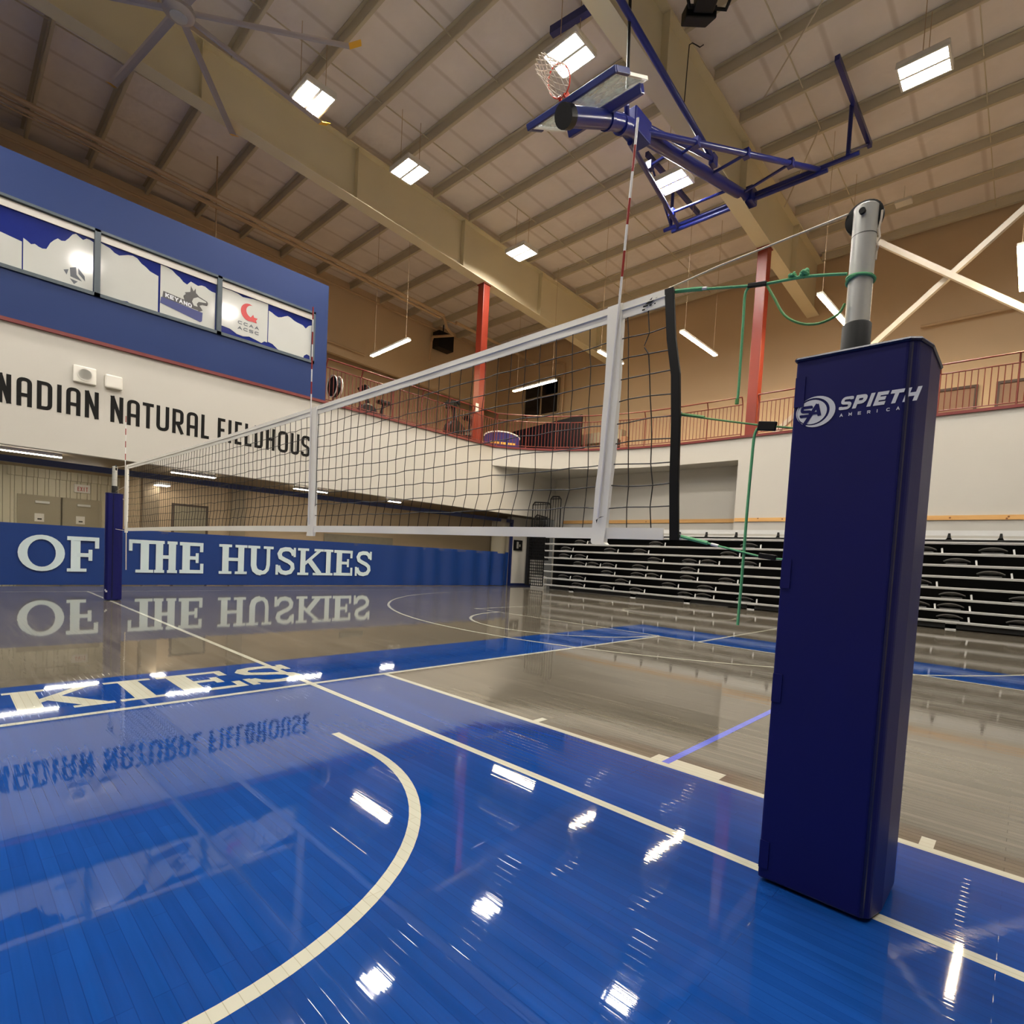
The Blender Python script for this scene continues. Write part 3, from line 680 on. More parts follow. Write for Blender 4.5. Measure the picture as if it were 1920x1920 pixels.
# electrical panel on wall end
pn = empty('wall_cabinet', (13.7, 11.28, 1), 'pale cabinet door with a dark control box at the end wall beside the curtain', 'cabinet')
MB().box(13.42, 14.2, 11.255, 11.28, .1, 2.1).build('door', M['plastic'], pn)
MB().box(13.46, 13.95, 11.2, 11.255, 1.45, 1.87).build('control_box', M['black'], pn)
MB().box(13.60, 13.70, 11.185, 11.2, 1.53, 1.8).box(13.76, 13.82, 11.185, 11.2, 1.6, 1.7).build('switches', M['alu'], pn)

# ================================================================== BALCONY RAILINGS
def railing(path, label, gaps_post, bal=.118):
    c = Vector((*path[0], ZL+.07)); r = empty('balcony_railing', c, label, 'railing')
    zt_, zm, z0 = 6.35, 6.15, ZL+.07
    V = [Vector(p) for p in path]
    inn = []
    for k, p in enumerate(V):
        d = ((V[min(k+1, len(V)-1)]-V[max(k-1, 0)])).normalized(); nrm = Vector((d.y, -d.x))
        inn.append(p+nrm*.10)
    MB().tube([(p.x, p.y, zt_) for p in inn], .021, 8).build('top_rail', M['rail'], r, smooth=True)
    MB().tube([(p.x, p.y, zm) for p in V], .017, 8).build('mid_rail', M['rail'], r, smooth=True)
    MB().tube([(p.x, p.y, z0+.07) for p in V], .014, 8).build('bottom_rail', M['rail'], r, smooth=True)
    # arc length
    L = [0]
    for a, b in zip(V[:-1], V[1:]): L.append(L[-1]+(b-a).length)
    def at(s):
        for k in range(len(V)-1):
            if s <= L[k+1] or k == len(V)-2:
                t = (s-L[k])/max(1e-6, L[k+1]-L[k]); return V[k].lerp(V[k+1], t), inn[k].lerp(inn[k+1], t)
    npost = max(1, round(L[-1]/gaps_post)); posts = [L[-1]*k/npost for k in range(npost+1)]
    for s in posts:
        p, q = at(s)
        MB().tube([(p.x,p.y,z0-.06),(p.x,p.y,zm),(q.x,q.y,zt_)], .02, 6).build('post', M['rail'], r)
    n = int(L[-1]/bal)
    for k in range(1, n):
        s = L[-1]*k/n
        if min(abs(s-t) for t in posts) < .03: continue
        p, _ = at(s)
        MB().tube([(p.x,p.y,z0+.07),(p.x,p.y,zm)], .011, 5, False).build('baluster', M['rail'], r)
    return r
railing([(BX1+.03,10.46),(11.3,10.46)], 'red balcony railing along the far wall from the blue booth to the corner', 1.15)
railing([(11.36,10.40)]+[(x+.03,y+.03) for x, y in fasc[1:-1]]+[(14.1,2.56)], 'red balcony railing curving round the corner to the dark red column', 1.1)
railing([(14.1,2.08),(14.1,-6.5)], 'red balcony railing right of the dark red column', 1.4)

# ------------------------------------------------------------------ things on the balcony
door(4, -2.55, -1.62, 0, 7.12, 'browndoor', 'frame', False, 5.0)
D4 = bpy.data.objects['door_4']
def xdoor(n, ya, yb):
    f = MB().box(19.2, 19.3, ya-.08, ya, 5, 7.2).box(19.2, 19.3, yb, yb+.08, 5, 7.2).box(19.2, 19.3, ya, yb, 7.12, 7.2)
    o = struct(f.build('door_%d' % n, M['frame'])); MB().box(19.24, 19.3, ya, yb, 5.01, 7.12).build('leaf', M['browndoor'], o); return o
for ch in list(D4.children): bpy.data.objects.remove(ch)
bpy.data.objects.remove(D4)
xdoor(4, -2.50, -1.52); xdoor(5, -4.2, -3.08)
wn = MB(); ya, yb, za, zb_ = 14.1, 16.45, 8.75, 10.5
for y in (ya, (ya+yb)/2, yb): wn.box(19.22, 19.3, y-.04, y+.04, za, zb_)
for z in (za, za+.95, zb_): wn.box(19.22, 19.3, ya, yb, z-.035, z+.035)
W4 = struct(wn.build('window_4', M['soffit'])); MB().box(19.27, 19.3, ya, yb, za, zb_).build('pane', M['blackglass'], W4)
SLs = [((8.24,13.98,8.25),(8.14,11.54,8.25),'warm strip light hanging nearest the blue booth'),((14.37,12.58,8.3),(14.25,10.15,8.3),'warm strip light hanging in front of the dark window'),
       ((12.75,7.05,8.3),(14.2,7.05,8.3),'warm strip light partly hidden by the white net strap'),((13.0,4.17,8.35),(15.44,4.14,8.35),'warm strip light between the net edge and the dark red column'),
       ((13.27,.42,8.5),(15.71,.31,8.5),'warm strip light beside the aluminium net post'),((12.91,-3.52,8.25),(15.35,-3.53,8.25),'warm strip light at the right edge of the picture')]
for a, b, lab in SLs:
    o = strip('strip_light', a, b, 'strip', lab, None); hang(o, a, b, 12.6)
# exercise machines, fan, banner, partition
def bike(x, y, k, label):
    o = empty('exercise_machine', (x, y, 5), label, 'machine')
    P = lambda a, b, c: (x+a*k, y+b*k, 5+c*k)
    bx = lambda a0, a1, b0, b1, c0, c1: MB().box(x+a0*k, x+a1*k, y+b0*k, y+b1*k, 5+c0*k, 5+c1*k)
    bx(-.5, .5, -.06, .06, 0, .08).build('base', M['black'], o); bx(-.45,-.38,-.25,.25,0,.05).build('front_foot', M['black'], o); bx(.38,.45,-.25,.25,0,.05).build('rear_foot', M['black'], o)
    MB().lathe([(.3*k,-.09*k),(.34*k,-.06*k),(.34*k,.06*k),(.3*k,.09*k)], P(-.22,0,.48), 'y', 20).build('flywheel', M['black'], o)
    MB().tube([P(-.1,0,.1), P(-.3,0,1.2)], .06*k, 8).build('upright', M['black'], o); MB().tube([P(-.25,0,.45), P(.35,0,.55)], .10*k, 8).build('frame', M['black'], o)
    MB().tube([P(.2,0,.45), P(.32,0,.95)], .045*k, 8).build('seat_post', M['black'], o)
    sd = bx(.12, .5, -.13, .13, .93, 1.02).build('saddle', M['black'], o, bevel=.02)
    MB().tube([P(-.3,-.25,1.15), P(-.42,-.22,1.25), P(-.42,.22,1.25), P(-.3,.25,1.15)], .03*k, 6).build('handlebar', M['black'], o)
    bx(-.42, -.3, -.15, .15, 1.12, 1.3).build('console', M['black'], o)
    return o
bike(7.2, 12.0, 1.12, 'black exercise machine behind the railing right of the pale round fan')
bike(11.15, 12.15, 1.5, 'large black exercise machine behind the railing just left of the orange-red column')
fn = empty('floor_fan', (5.7, 11.9, 5), 'round pale-rimmed fan standing behind the railing next to the blue booth', 'fan')
MB().lathe([(.26,-.09),(.31,-.06),(.31,.06),(.26,.09)], (5.7, 11.9, 6.12), 'x', 28).build('drum', M['black'], fn)
for r_, x_ in ((.33, 5.80), (.33, 5.62), (.2, 5.82)):
    MB().tube([(x_, 11.9+r_*math.cos(t*PI/12), 6.12+r_*math.sin(t*PI/12)) for t in range(25)], .018, 6).build('guard_ring', M['plastic'], fn)
MB().tube([(5.7,11.95,5.02),(5.7,11.95,5.9)], .03, 8).build('pole', M['black'], fn)
MB().lathe([(.25,0),(.25,.03),(.05,.05)], (5.7,11.95,5.0), 'z', 20).build('base', M['black'], fn)
bn = empty('banner', (12.35, 11.1, 5), 'purple arched banner with yellow print behind the railing corner', 'banner')
bp_ = [(11.75,5.0),(12.95,5.0),(12.95,5.75)]+[(12.35+.6*math.cos(t*PI/10), 5.75+.22*math.sin(t*PI/10)) for t in range(1, 10)]+[(11.75,5.75)]
MB().prism(bp_, lambda u, v, t: (u, 11.1+t+(u-12.35)*-.6, v), 0, .04).build('panel', M['purple'], bn)
MB().flat([rect(11.95,12.25,5.52,5.6), rect(12.3,12.5,5.52,5.6), rect(12.55,12.8,5.52,5.6)], lambda u, v: (u, 11.09+(u-12.35)*-.6, v)).build('print', M['yellow'], bn, fix=False)
MB().tube([(12.35+.62*math.cos(t*PI/10), 11.1-.6*.62*math.cos(t*PI/10), 5.76+.24*math.sin(t*PI/10)) for t in range(11)], .025, 6).build('arched_rim', M['plastic'], bn)
nv = MB().prism([(14.6,5.0),(10.45,5.0),(10.45,7.5),(14.6,7.25)], lambda u, v, t: (16.5+t, u, v), 0, .08)
tag(nv.build('partition', M['navy']), 'tall dark navy partition standing behind the curved railing', 'partition')
bc = empty('bench', (17.5, 8.2, 5), 'long grey bench on the balcony right of the navy partition', 'bench')
MB().box(17.3, 17.7, 8.9, 11.3, 6.40, 6.85).build('seat_back', M['greypanel'], bc)
MB().box(17.2, 17.8, 8.9, 11.3, 5.9, 6.05).build('seat', M['greypanel'], bc)
for y_ in (9.0, 11.1): MB().box(17.25, 17.7, y_, y_+.1, 5, 6.45).build('leg', M['black'], bc)
tag(MB().box(15.85, 16.15, 7.75, 8.0, 5, 6.15).build('waste_bin', M['browndoor'], bevel=.02), 'small brown bin behind the railing between net strap and net edge', 'bin')
# balcony wall speaker, ceiling pipes
bs = empty('hanging_speaker', (14.9, 18.3, 12.2), 'black box speaker hung high on the far wall left of the orange-red column', 'speaker')
MB().box(14.35, 15.3, 17.9, 18.4, 11.4, 12.2).build('cabinet', M['black'], bs)
MB().tube([(14.8,18.15,12.2),(14.8,18.15,12.8)], .03, 6).build('bracket', M['black'], bs)
def pipe(name, pts, r, label):
    return tag(MB().tube(pts, r, 8).build(name, M['pipe'], smooth=True), label, 'pipe')
pipe('sprinkler_pipe', [(-12,13.43,11.35),(12.2,14.9,11.35)], .07, 'upper of two parallel pipes under the far ceiling')
pipe('sprinkler_pipe', [(-12,13.75,11.35),(12.2,15.2,11.35)], .055, 'lower of two parallel pipes under the far ceiling')
pipe('conduit', [(-12,15.2,11.9),(14,16.2,11.9)], .025, 'thin conduit below the two pipes under the far ceiling')
pipe('sprinkler_pipe', [(-12,17.6,12.25),(18.9,18.2,12.25)], .05, 'pipe along the top edge of the far beige wall')
pipe('branch_pipe', [(12.2,14.9,11.35),(12.9,15.5,11.2),(13.6,15.9,11.2),(13.6,17.4,11.5),(13.9,17.9,11.5),(13.9,18.0,10.6)], .06, 'bent branch pipe left of the orange-red column under the ceiling')
pipe('branch_pipe', [(13.0,15.0,11.35),(19.0,15.4,11.35),(19.15,14.0,11.2),(19.15,13.75,11.1),(19.15,13.75,7.0)], .07, 'pipe dropping beside the dark window on the back wall')
pipe('drop_pipe', [(3.2,15.0,zt(3.2)+.255),(3.2,15.0,8.0)], .02, 'thin vertical rod hanging above the blue booth')
pipe('wall_pipe', [(8.0,18.45,10.05),(10.6,18.45,9.95)], .05, 'short pipe on the beige wall right of the blue booth')
pipe('wall_pipe', [(19.15,-1.0,9.3),(19.15,-4.6,9.3)], .05, 'pipe on the beige wall behind the crossed white braces')
# notice and phone box on the column
tag(MB().box(10.66, 10.78, 10.82, 10.85, 6.35, 6.65).build('notice', M['plastic']), 'small white notice on the orange-red column', 'notice')

# ================================================================== BLEACHERS
bl = empty('bleachers', (13.6, 2, 0), 'folded retractable bleachers with aluminium edges along the right wall', 'bleachers')
YB0, YB1 = -9.0, 9.35
ZR = [2.0, 1.74, 1.48, 1.22, .96, .70, .44, .185]
for k, z in enumerate(ZR):
    MB().box(13.22, 13.28, YB0, YB1-.05*k*0, z-.035, z+.02).box(13.2, 13.22, YB0, YB1, z-.005, z+.02).build('step_nosing', M['alurail'], bl)
MB().box(13.75, 14.0, YB0, 9.34, .06, 2.1).build('understructure', M['dark'], bl)
dk = MB()
for z in ZR: dk.box(13.28, 13.78, YB0, 9.2, z-.02, z)
dk.build('deck_boards', M['dark'], bl)
MB().box(13.3, 13.34, YB0, 9.1, .03, .13).build('skirt', M['dark'], bl)
MB().box(13.36, 13.40, YB0, 9.2, 2.17, 2.22).box(13.5, 13.55, YB0, 9.2, 2.22, 2.30).box(13.30,13.33,YB0,9.2,2.08,2.11).build('back_rail', M['alurail'], bl)
SEATS = [(0,7.79),(0,7.19),(0,4.75),(0,1.79),(0,-2.28),(0,-3.52),(1,8.42),(1,6.49),(1,5.32),(1,2.36),(1,-2.91),(2,8.49),(2,7.77),(2,4.77),(2,3.56),(2,2.95),(2,1.78),(2,-3.52),(3,7.8),(3,7.18),(3,6.54),(3,5.33),(3,3.58),(3,-2.24),(4,6.57),(4,5.37),(4,4.82),(4,3.59),(4,2.36),(4,-2.88),(4,-4.1),(5,8.47),(5,7.8),(5,5.96),(5,4.2),(5,3.0),(5,-2.24),(5,-2.87),(6,7.82),(6,6.58),(6,5.38),(6,3.63),(6,3.04),(6,1.79),(6,-2.87),(6,-4.09)]
sm_ = MB()
prof = [(-.24,0,0),(-.24,.05,.0),(-.21,.09,.0),(-.10,.125,0),(0,.135,0),(.10,.125,0),(.21,.09,0),(.24,.05,0),(.24,0,0)]
def seatpt(u, v):
    t = u*2-1; hgt = .145*(1-.55*abs(t)**2.2)
    return (.10*abs(t)**2*1.0 + .02 + (.16 if v > .75 else 0)*(1 if v > .75 else 0), t*.25, hgt if v >= .5 else hgt-.035 if v > .2 else hgt-.035)
sm_.tube([(.06*abs(k/8-1)**2+.05, (k/8-1)*.24, .14-.065*abs(k/8-1)**2.2) for k in range(17)], .013, 6)
sm_.grid(lambda u, v: (.06*abs(2*u-1)**2+.05+.22*v, (2*u-1)*.24, .14-.065*abs(2*u-1)**2.2-.05*v-.06*math.sin(PI*v)*(1-abs(2*u-1))), 16, 5)
sm_.box(.03, .06, -.19, .19, .012, .03)
seat_me = None
for g, y in SEATS:
    if seat_me is None:
        o = sm_.build('seat', M['seat'], bl, smooth=True); seat_me = o
        br = MB().beam((.04,-.36,.0), (.10,-.34,.11), .035, .02, (1,0,0)).build('seat_bracket', M['alurail'], o)
        first = (o, br)
    else:
        o = first[0].copy(); COL.objects.link(o); o.parent = bl; o.matrix_parent_inverse = first[0].matrix_parent_inverse.copy()
        br = first[1].copy(); COL.objects.link(br); br.parent = o; br.matrix_parent_inverse = first[1].matrix_parent_inverse.copy()
    o.location = (13.22, y, ZR[g+1]+.02)
first[1].matrix_parent_inverse = Matrix.Identity(4)
for o in bl.children:
    for b_ in o.children: b_.matrix_parent_inverse = Matrix.Identity(4)
for y in (-2.91, 3.54, 5.46, 8.06, 1.6):
    MB().box(13.3, 13.36, y-.1, y+.1, 0, .16).build('foot', M['alurail'], bl)
for y in (-2.73, -3.63, 3.94, 3.07, 2.17, 1.01, 6.0, 5.0):
    MB().prism([(-.08,0),(.08,0),(.03,.1),(.02,.19),(-.02,.19),(-.03,.1)], lambda u, v, t: (13.3+t, y+u, 2.03+v), 0, .05).build('back_bracket', M['dark'], bl)
# end panel: black grille with folded guard rails
def grille(y0, y1, z0, z1, x, nv, nh, name, tilt=0, r=.012):
    g = MB(); g.tube([(x,y0,z0),(x,y0,z1-.1),(x,y0-.1*(1 if y0 > y1 else -1),z1),(x,y1+.1*(1 if y0 > y1 else -1),z1-tilt),(x,y1,z1-.1-tilt),(x,y1,z0)], .025, 6)
    for k in range(1, nv): yy = y0+(y1-y0)*k/nv; g.tube([(x,yy,z0),(x,yy,z1-tilt*k/nv)], r, 5)
    for k in range(nh): zz = z0+(z1-z0-.1)*k/max(1, nh-1); g.tube([(x,y0,zz),(x,y1,zz)], r*1.4, 5)
    return g.build(name, M['black'], bl)
grille(10.25, 9.45, .1, 2.15, 13.3, 8, 18, 'end_guard_grille')
MB().box(13.42, 13.46, 9.35, 10.3, 1.1, 2.15).box(13.25,13.36,10.22,10.34,.1,2.1).build('end_panel', M['dark'], bl)
grille(10.2, 9.3, 2.15, 3.35, 13.35, 7, 3, 'folded_guard_rail', .05)
grille(10.0, 9.35, 2.15, 2.85, 13.28, 6, 3, 'folded_guard_rail', .1)
grille(9.35, 8.85, 2.15, 3.55, 13.4, 4, 2, 'folded_guard_rail', .02)
tag(MB().box(13.45, 13.6, 9.5, 10.2, 0, .5).build('storage_box', M['plastic']), 'white box at the left end of the bleachers behind the black grille', 'box')

# ================================================================== NET POSTS AND PADS
def pad(poly, z1, name, label, logo):
    o = empty(name, (sum(p[0] for p in poly)/len(poly), sum(p[1] for p in poly)/len(poly), 0), label, 'pad')
    cxm = sum(p[0] for p in poly)/len(poly); cym = sum(p[1] for p in poly)/len(poly)
    n = len(poly); inner = [(cxm+(px-cxm)*.52, cym+(py-cym)*.52) for px, py in poly]; b = MB()
    b.v = [(px,py,.012) for px, py in poly]+[(px,py,z1) for px, py in poly]+[(px,py,.012) for px, py in inner]+[(px,py,z1) for px, py in inner]
    for k in range(n):
        j = (k+1) % n; b.f += [(k,j,n+j,n+k),(2*n+k,3*n+k,3*n+j,2*n+j),(n+k,n+j,3*n+j,3*n+k),(k,2*n+k,2*n+j,j)]
    b.build('cover', M['pad'], o, bevel=.014)
    pp = [(x,y,z1-.004) for x, y in poly]; pp.append(pp[0])
    MB().tube(pp, .007, 6).build('piping', M['padline'], o)
    return o
nearpoly = [(-.80,-3.525),(-.80,-3.842),(-.782,-3.866),(-.70,-3.885),(-.47,-3.885),(-.44,-3.86),(-.44,-3.525)]
np_ = pad(nearpoly, 1.835, 'post_pad', 'tall navy vinyl pad with white logo around the near net post', True)
MB().tube([(-.798,-3.846,.02),(-.798,-3.846,1.82)], .006, 6).build('front_seam', M['padline'], np_)
for z in (1.72, 1.10, .70, .10):
    MB().box(-.804, -.799, -3.558, -3.527, z-.05, z+.05).build('hook_and_loop_tab', M['pad'], np_)
# printed logo on the face x=-.80 ; u = distance from the left edge
Fp = lambda u, v: (-.8012, -3.535-u, v)
def tilt(polys): return [[(x, y) for x, y in q] for q in polys]
cx_, cz_ = .056, 1.648
lg = []
oc = ell(cx_+.006, cz_, .058, .051, 40); ic = ell(cx_-.004, cz_+.001, .051, .045, 40)
lg += ring(oc, ic)
disc = ell(cx_-.006, cz_, .045, .040, 32)
MB().flat(lg, Fp).build('logo_ring', M['padwhite'], np_, fix=False)
MB().flat([disc], lambda u, v: (-.8013, -3.535-u, v)).build('logo_disc', M['padwhite'], np_, fix=False)
Fd = lambda u, v: (-.8019, -3.535-u, v)
sa = sans('S', .012, .049, 1.632, 1.670, .0095, .012, .1)
sa += offset_stroke([(.028,1.606),(.066,1.672)], .011)+offset_stroke([(.064,1.672),(.074,1.633)], .011)+offset_stroke([(.052,1.643),(.074,1.643)], .008)
MB().flat(sa, Fd).build('logo_monogram', M['pad'], np_, fix=False)
wd = []
xs = .128
for ch, wch in (('S',.033),('P',.033),('I',.012),('E',.030),('T',.034),('H',.036)):
    wd += sans(ch, xs, xs+wch, 1.642, 1.683, .0088 if ch in 'S' else .0108, .012, .28); xs += wch+.0062
for k, ch in enumerate('aMERICa'):
    wd += sans(ch, .134+k*.0255, .134+k*.0255+(.009 if ch != 'I' else .003), 1.620, 1.630, .0022, .003)
MB().flat(wd, Fp).build('logo_lettering', M['padwhite'], np_, fix=False)

def post(x, y, zs, zt1, label, wheel=True):
    o = empty('net_post', (x, y, 0), label, 'post')
    MB().lathe([(.037,.01),(.037,zt1-.004),(.033,zt1)], (x,y,0), 'z', 28).build('tube', M['alu'], o, smooth=True)
    MB().lathe([(.044,zs-.3),(.044,zs+.125),(.040,zs+.13)], (x,y,0), 'z', 24).build('sleeve', M['blackrub'], o, smooth=True)
    MB().lathe([(.0376,0),(.0376,.0015)], (x,y,zt1-.10), 'z', 28).lathe([(.0376,0),(.0376,.0015)], (x,y,zt1-.235), 'z', 28).build('joint_ring', M['black'], o)
    if wheel:
        MB().lathe([(.048,-.012),(.057,-.009),(.057,.009),(.048,.012)], (x+.012,y+.006,zt1-.03), 'x', 28).build('pulley_wheel', M['blackrub'], o, smooth=True)
        MB().lathe([(.010,0),(.010,.012)], (x-.047,y+.002,zt1-.032), 'x', 12).build('pulley_bolt', M['black'], o)
    return o
post(-.66, -3.665, 1.835, 2.355, 'aluminium net post with black pulley rising from the near navy pad')
post(-.66, 7.55, 1.87, 2.34, 'aluminium net post rising from the far navy pad')
tag(MB().tube([(-.66,-3.712,2.327),(-.66,-3.711,2.30),(-.66,-3.706,2.267),(-.66,-3.711,2.24),(-.66,-3.704,2.224),(-.66,-3.709,2.212),(-.655,-3.704,2.20),(-.655,-3.703,2.17)], .0035, 6).build('tension_line', M['steelcable']), 'white line hanging down the side of the near net post', 'line')
farpoly = [(-.79,7.50),(-.77,7.44),(-.60,7.42),(-.55,7.45),(-.53,7.66),(-.77,7.68)]
fp = pad(farpoly, 1.87, 'post_pad', 'narrow navy pad around the far net post in front of the curtain', False)
MB().tube([(-.695,7.428,.05),(-.695,7.428,1.85)], .008, 6).build('seam', M['padline'], fp)
MB().flat([rect(.0,.05,.17,.2), rect(.03,.1,.15,.18)], lambda u, v: (-.795+u*.3, 7.47-u*.5, v)).build('logo', M['padwhite'], fp, fix=False)

# ================================================================== NET
XN = -.72
nt = empty('volleyball_net', (XN, 1.7, 1.2), 'black volleyball net with white tape strung between the two posts', 'net')
yA, yB = -2.985, 6.43
def ztop(y): return 2.265-.03*math.sin(PI*(y-yA)/(yB-yA))
def zbot(y): return 1.215+.02*math.sin(PI*(y-yA)/(yB-yA))
def yshift(y, f):  # f 0 top .. 1 bottom: the lower squares are dragged toward the far side
    near = max(0, 1-(y-yA)/.8)
    return .075*max(0, (f-.78)/.22)**1.3*(1-near)*(1 if f < .995 else .7) - .10*f*near
cm = MB(); rnd_ = random.Random(3)
NV = 93; NH = 9
jit = [[(rnd_.uniform(-.006,.006), rnd_.uniform(-.006,.006)) for _ in range(NH+2)] for _ in range(NV+1)]
def node(i, j):
    y = yA+(yB-yA)*i/NV; f = j/(NH+1)
    z = (ztop(y)-.065)*(1-f)+(zbot(y)+.045)*f
    dy, dz = jit[i][j] if 0 < j < NH+1 else (0, 0)
    return (XN+.01*math.sin(f*PI)*math.sin(y*1.3), y+yshift(y, f)+dy, z+dz+.01*math.sin(y*2)*math.sin(PI*f))
for i in range(1, NV):
    if i == 1:
        cm.tube([node(1,0), node(1,1), (XN, node(1,1)[1]+.02, node(1,1)[2]-.05)], 0.0027, 4); cm.tube([(XN, node(1,2)[1]+.02, node(1,2)[2]+.03)]+[node(1,j) for j in range(2, NH+2)], .0027, 4); continue
    cm.tube([node(i, j) for j in range(NH+2)], .0026, 4, False)
for j in range(1, NH+1): cm.tube([node(i, j) for i in range(NV+1)], .0026, 4, False)
cm.build('mesh', M['cord'], nt)
def tape(name, ya, yb, f0, f1, m, th=.006, n=60):
    t = MB()
    for sx in (-1, 1): t.grid(lambda u, v: (XN+sx*th*(.6+.4*math.sin(u*90+v*2)*.5), ya+(yb-ya)*u, f0(ya+(yb-ya)*u)*(1-v)+f1(ya+(yb-ya)*u)*v), n, 3)
    return t.build(name, M[m], nt, smooth=True)
tape('top_tape', yA+.02, yB, lambda y: ztop(y), lambda y: ztop(y)-.068, 'tape', .006, 160)
tape('bottom_tape', yA-.04, yB, lambda y: zbot(y)+.05, lambda y: zbot(y), 'tape', .005, 160)
MB().tube([(XN-.006, yA+.02+(yB-yA-.02)*k/40, ztop(yA+.02+(yB-yA-.02)*k/40)-.03) for k in range(41)], .0035, 5).build('tape_seam', M['tape'], nt)
eb_ = MB(); P_ = [(-2.980,2.262),(-3.005,2.05),(-3.035,1.9),(-3.05,1.7),(-3.06,1.46),(-3.078,1.215)]
eb_.v = []; 
for k, (y, z) in enumerate(P_):
    for sx in (-.008, .008): eb_.v += [(XN+sx, y+.022, z), (XN+sx, y-.018, z)]
for k in range(len(P_)-1):
    q = k*4; eb_.f += [(q,q+1,q+5,q+4),(q+2,q+6,q+7,q+3),(q,q+4,q+6,q+2),(q+1,q+3,q+7,q+5)]
eb_.build('end_band', M['black'], nt, bevel=.003)
def strap(pts, wdt, name):
    s = MB()
    for k, (y, z) in enumerate(pts):
        for sx in (-.013, .013): s.v += [(XN+sx*(1+.25*math.sin(k*1.7)), y-wdt/2, z), (XN+sx*(1+.25*math.sin(k*2.3)), y+wdt/2, z)]
    for k in range(len(pts)-1):
        q = k*4; s.f += [(q,q+1,q+5,q+4),(q+2,q+6,q+7,q+3),(q,q+4,q+6,q+2),(q+1,q+3,q+7,q+5)]
    return s.build(name, M['tape'], nt, smooth=True)
strap([(-2.718,2.262),(-2.722,2.17),(-2.724,2.05),(-2.728,1.9),(-2.722,1.75),(-2.72,1.6),(-2.712,1.45),(-2.705,1.3),(-2.700,1.20),(-2.712,1.19)], .074, 'side_strap')
strap([(.115,2.226),(.112,2.0),(.108,1.8),(.105,1.6),(.107,1.4),(.110,1.25),(.115,1.20)], .1, 'side_strap')
strap([(6.36,2.25),(6.36,1.9),(6.35,1.5),(6.35,1.19)], .1, 'side_strap')
lgm = MB(); Fl = lambda u, v: (XN-.0086, -u, v)
lgm.flat([[(2.87,2.222),(2.905,2.246),(2.90,2.232),(2.93,2.24),(2.90,2.222)], rect(2.862,2.885,2.213,2.220), rect(2.892,2.904,2.211,2.218), rect(2.915,2.922,2.213,2.218), rect(2.858,2.872,2.200,2.206)], Fl)
lgm.build('tape_logo', M['ink'], nt, fix=False)
MB().flat([[(2.69,1.30),(2.715,1.315),(2.735,1.317),(2.70,1.307),(2.695,1.285)]], lambda u, v: (XN-.0185, -u, v)).build('strap_logo', M['ink'], nt, fix=False)
def antenna(pts, label, n=8):
    a, b = Vector(pts[0]), Vector(pts[1])
    o = empty('net_antenna', a, label, 'antenna')
    for k in range(n):
        p, q = a.lerp(b, k/n), a.lerp(b, (k+1)/n)
        MB().tube([p, q], .0055, 8).build('red_band' if k % 2 else 'white_band', M['antr' if k % 2 else 'antw'], o, smooth=True)
    MB().tube([a-(b-a).normalized()*.95, a], .0055, 8).build('shaft', M['antw'], o, smooth=True)
    return o
antenna([(XN-.022,-2.748,2.26),(XN-.022,-2.785,3.03)], 'red and white net antenna nearest the camera', 7)
antenna([(XN-.022,.145,2.24),(XN-.022,.166,3.03)], 'red and white net antenna at the middle white strap', 8)
antenna([(XN-.022,6.38,2.24),(XN-.022,6.395,3.03)], 'thin red and white net antenna at the far end of the net', 8)
# cables and ropes
tag(MB().tube([(-.705,-2.96,2.272),(-.69,-3.172,2.305),(-.66,-3.61,2.352)], .0035, 6).tube([(-.705,-2.97,2.275),(-.71,-2.985,2.25),(-.70,-2.965,2.255)], .006, 6).build('net_cable', M['steelcable']), 'pale top cable from the net to the near post pulley', 'cable')
tag(MB().tube([(-.70,6.44,2.26),(-.68,7.5,2.31)], .005, 6).build('net_cable', M['steelcable']), 'top cable from the net to the far post', 'cable')
R_ = lambda L, x=-.70: [(x, a, b) for a, b in L]
def rope(name, pts, r, label, m='rope'):
    # smooth the path
    P = [Vector(p) for p in pts]; out = []
    for k in range(len(P)-1):
        p0 = P[max(0,k-1)]; p1 = P[k]; p2 = P[k+1]; p3 = P[min(len(P)-1,k+2)]
        for t in (0, .25, .5, .75):
            out.append(.5*((2*p1)+(-p0+p2)*t+(2*p0-5*p1+4*p2-p3)*t*t+(-p0+3*p1-3*p2+p3)*t**3))
    out.append(P[-1])
    return tag(MB().tube(out, r, 7).build(name, M[m], smooth=True), label, 'rope')
def knot(o, c, r, m='rope'):
    k_ = MB()
    for k in range(5):
        a = rnd_.uniform(0, 6.28); b = rnd_.uniform(-1, 1); d = Vector((math.cos(a), math.sin(a)*.8, b)).normalized()*r
        k_.tube([Vector(c)+d, Vector(c)+d.cross(Vector((.3,.2,.9))).normalized()*r*.9, Vector(c)-d], r*.45, 6)
    k_.build('knot', M[m], o, smooth=True)
r1 = rope('top_rope', R_([(-2.992,2.254),(-3.143,2.222),(-3.303,2.186),(-3.366,2.175),(-3.496,2.16),(-3.586,2.14),(-3.632,2.128)]), .0050, 'green rope tying the top of the net to the near post')
MB().tube([(-.70,-2.995,2.254),(-.70,-3.07,2.240),(-.70,-3.115,2.230)], .0085, 7).build('doubled_section', M['rope'], r1, smooth=True)
MB().tube([(-.70,-3.115,2.230),(-.70,-3.135,2.226)], .007, 7).build('white_splice', M['antw'], r1)
MB().tube([(-.66-.041*math.cos(t*PI/10), -3.665-.041*math.sin(t*PI/10)*1.0+.0, 2.118-.012*math.sin(t*PI/20)) for t in range(-8, 21)], .005, 7).build('loop_round_post', M['rope'], r1, smooth=True)
knot(r1, (-.70,-3.497,2.172), .014); knot(r1, (-.70,-3.455,2.178), .011)
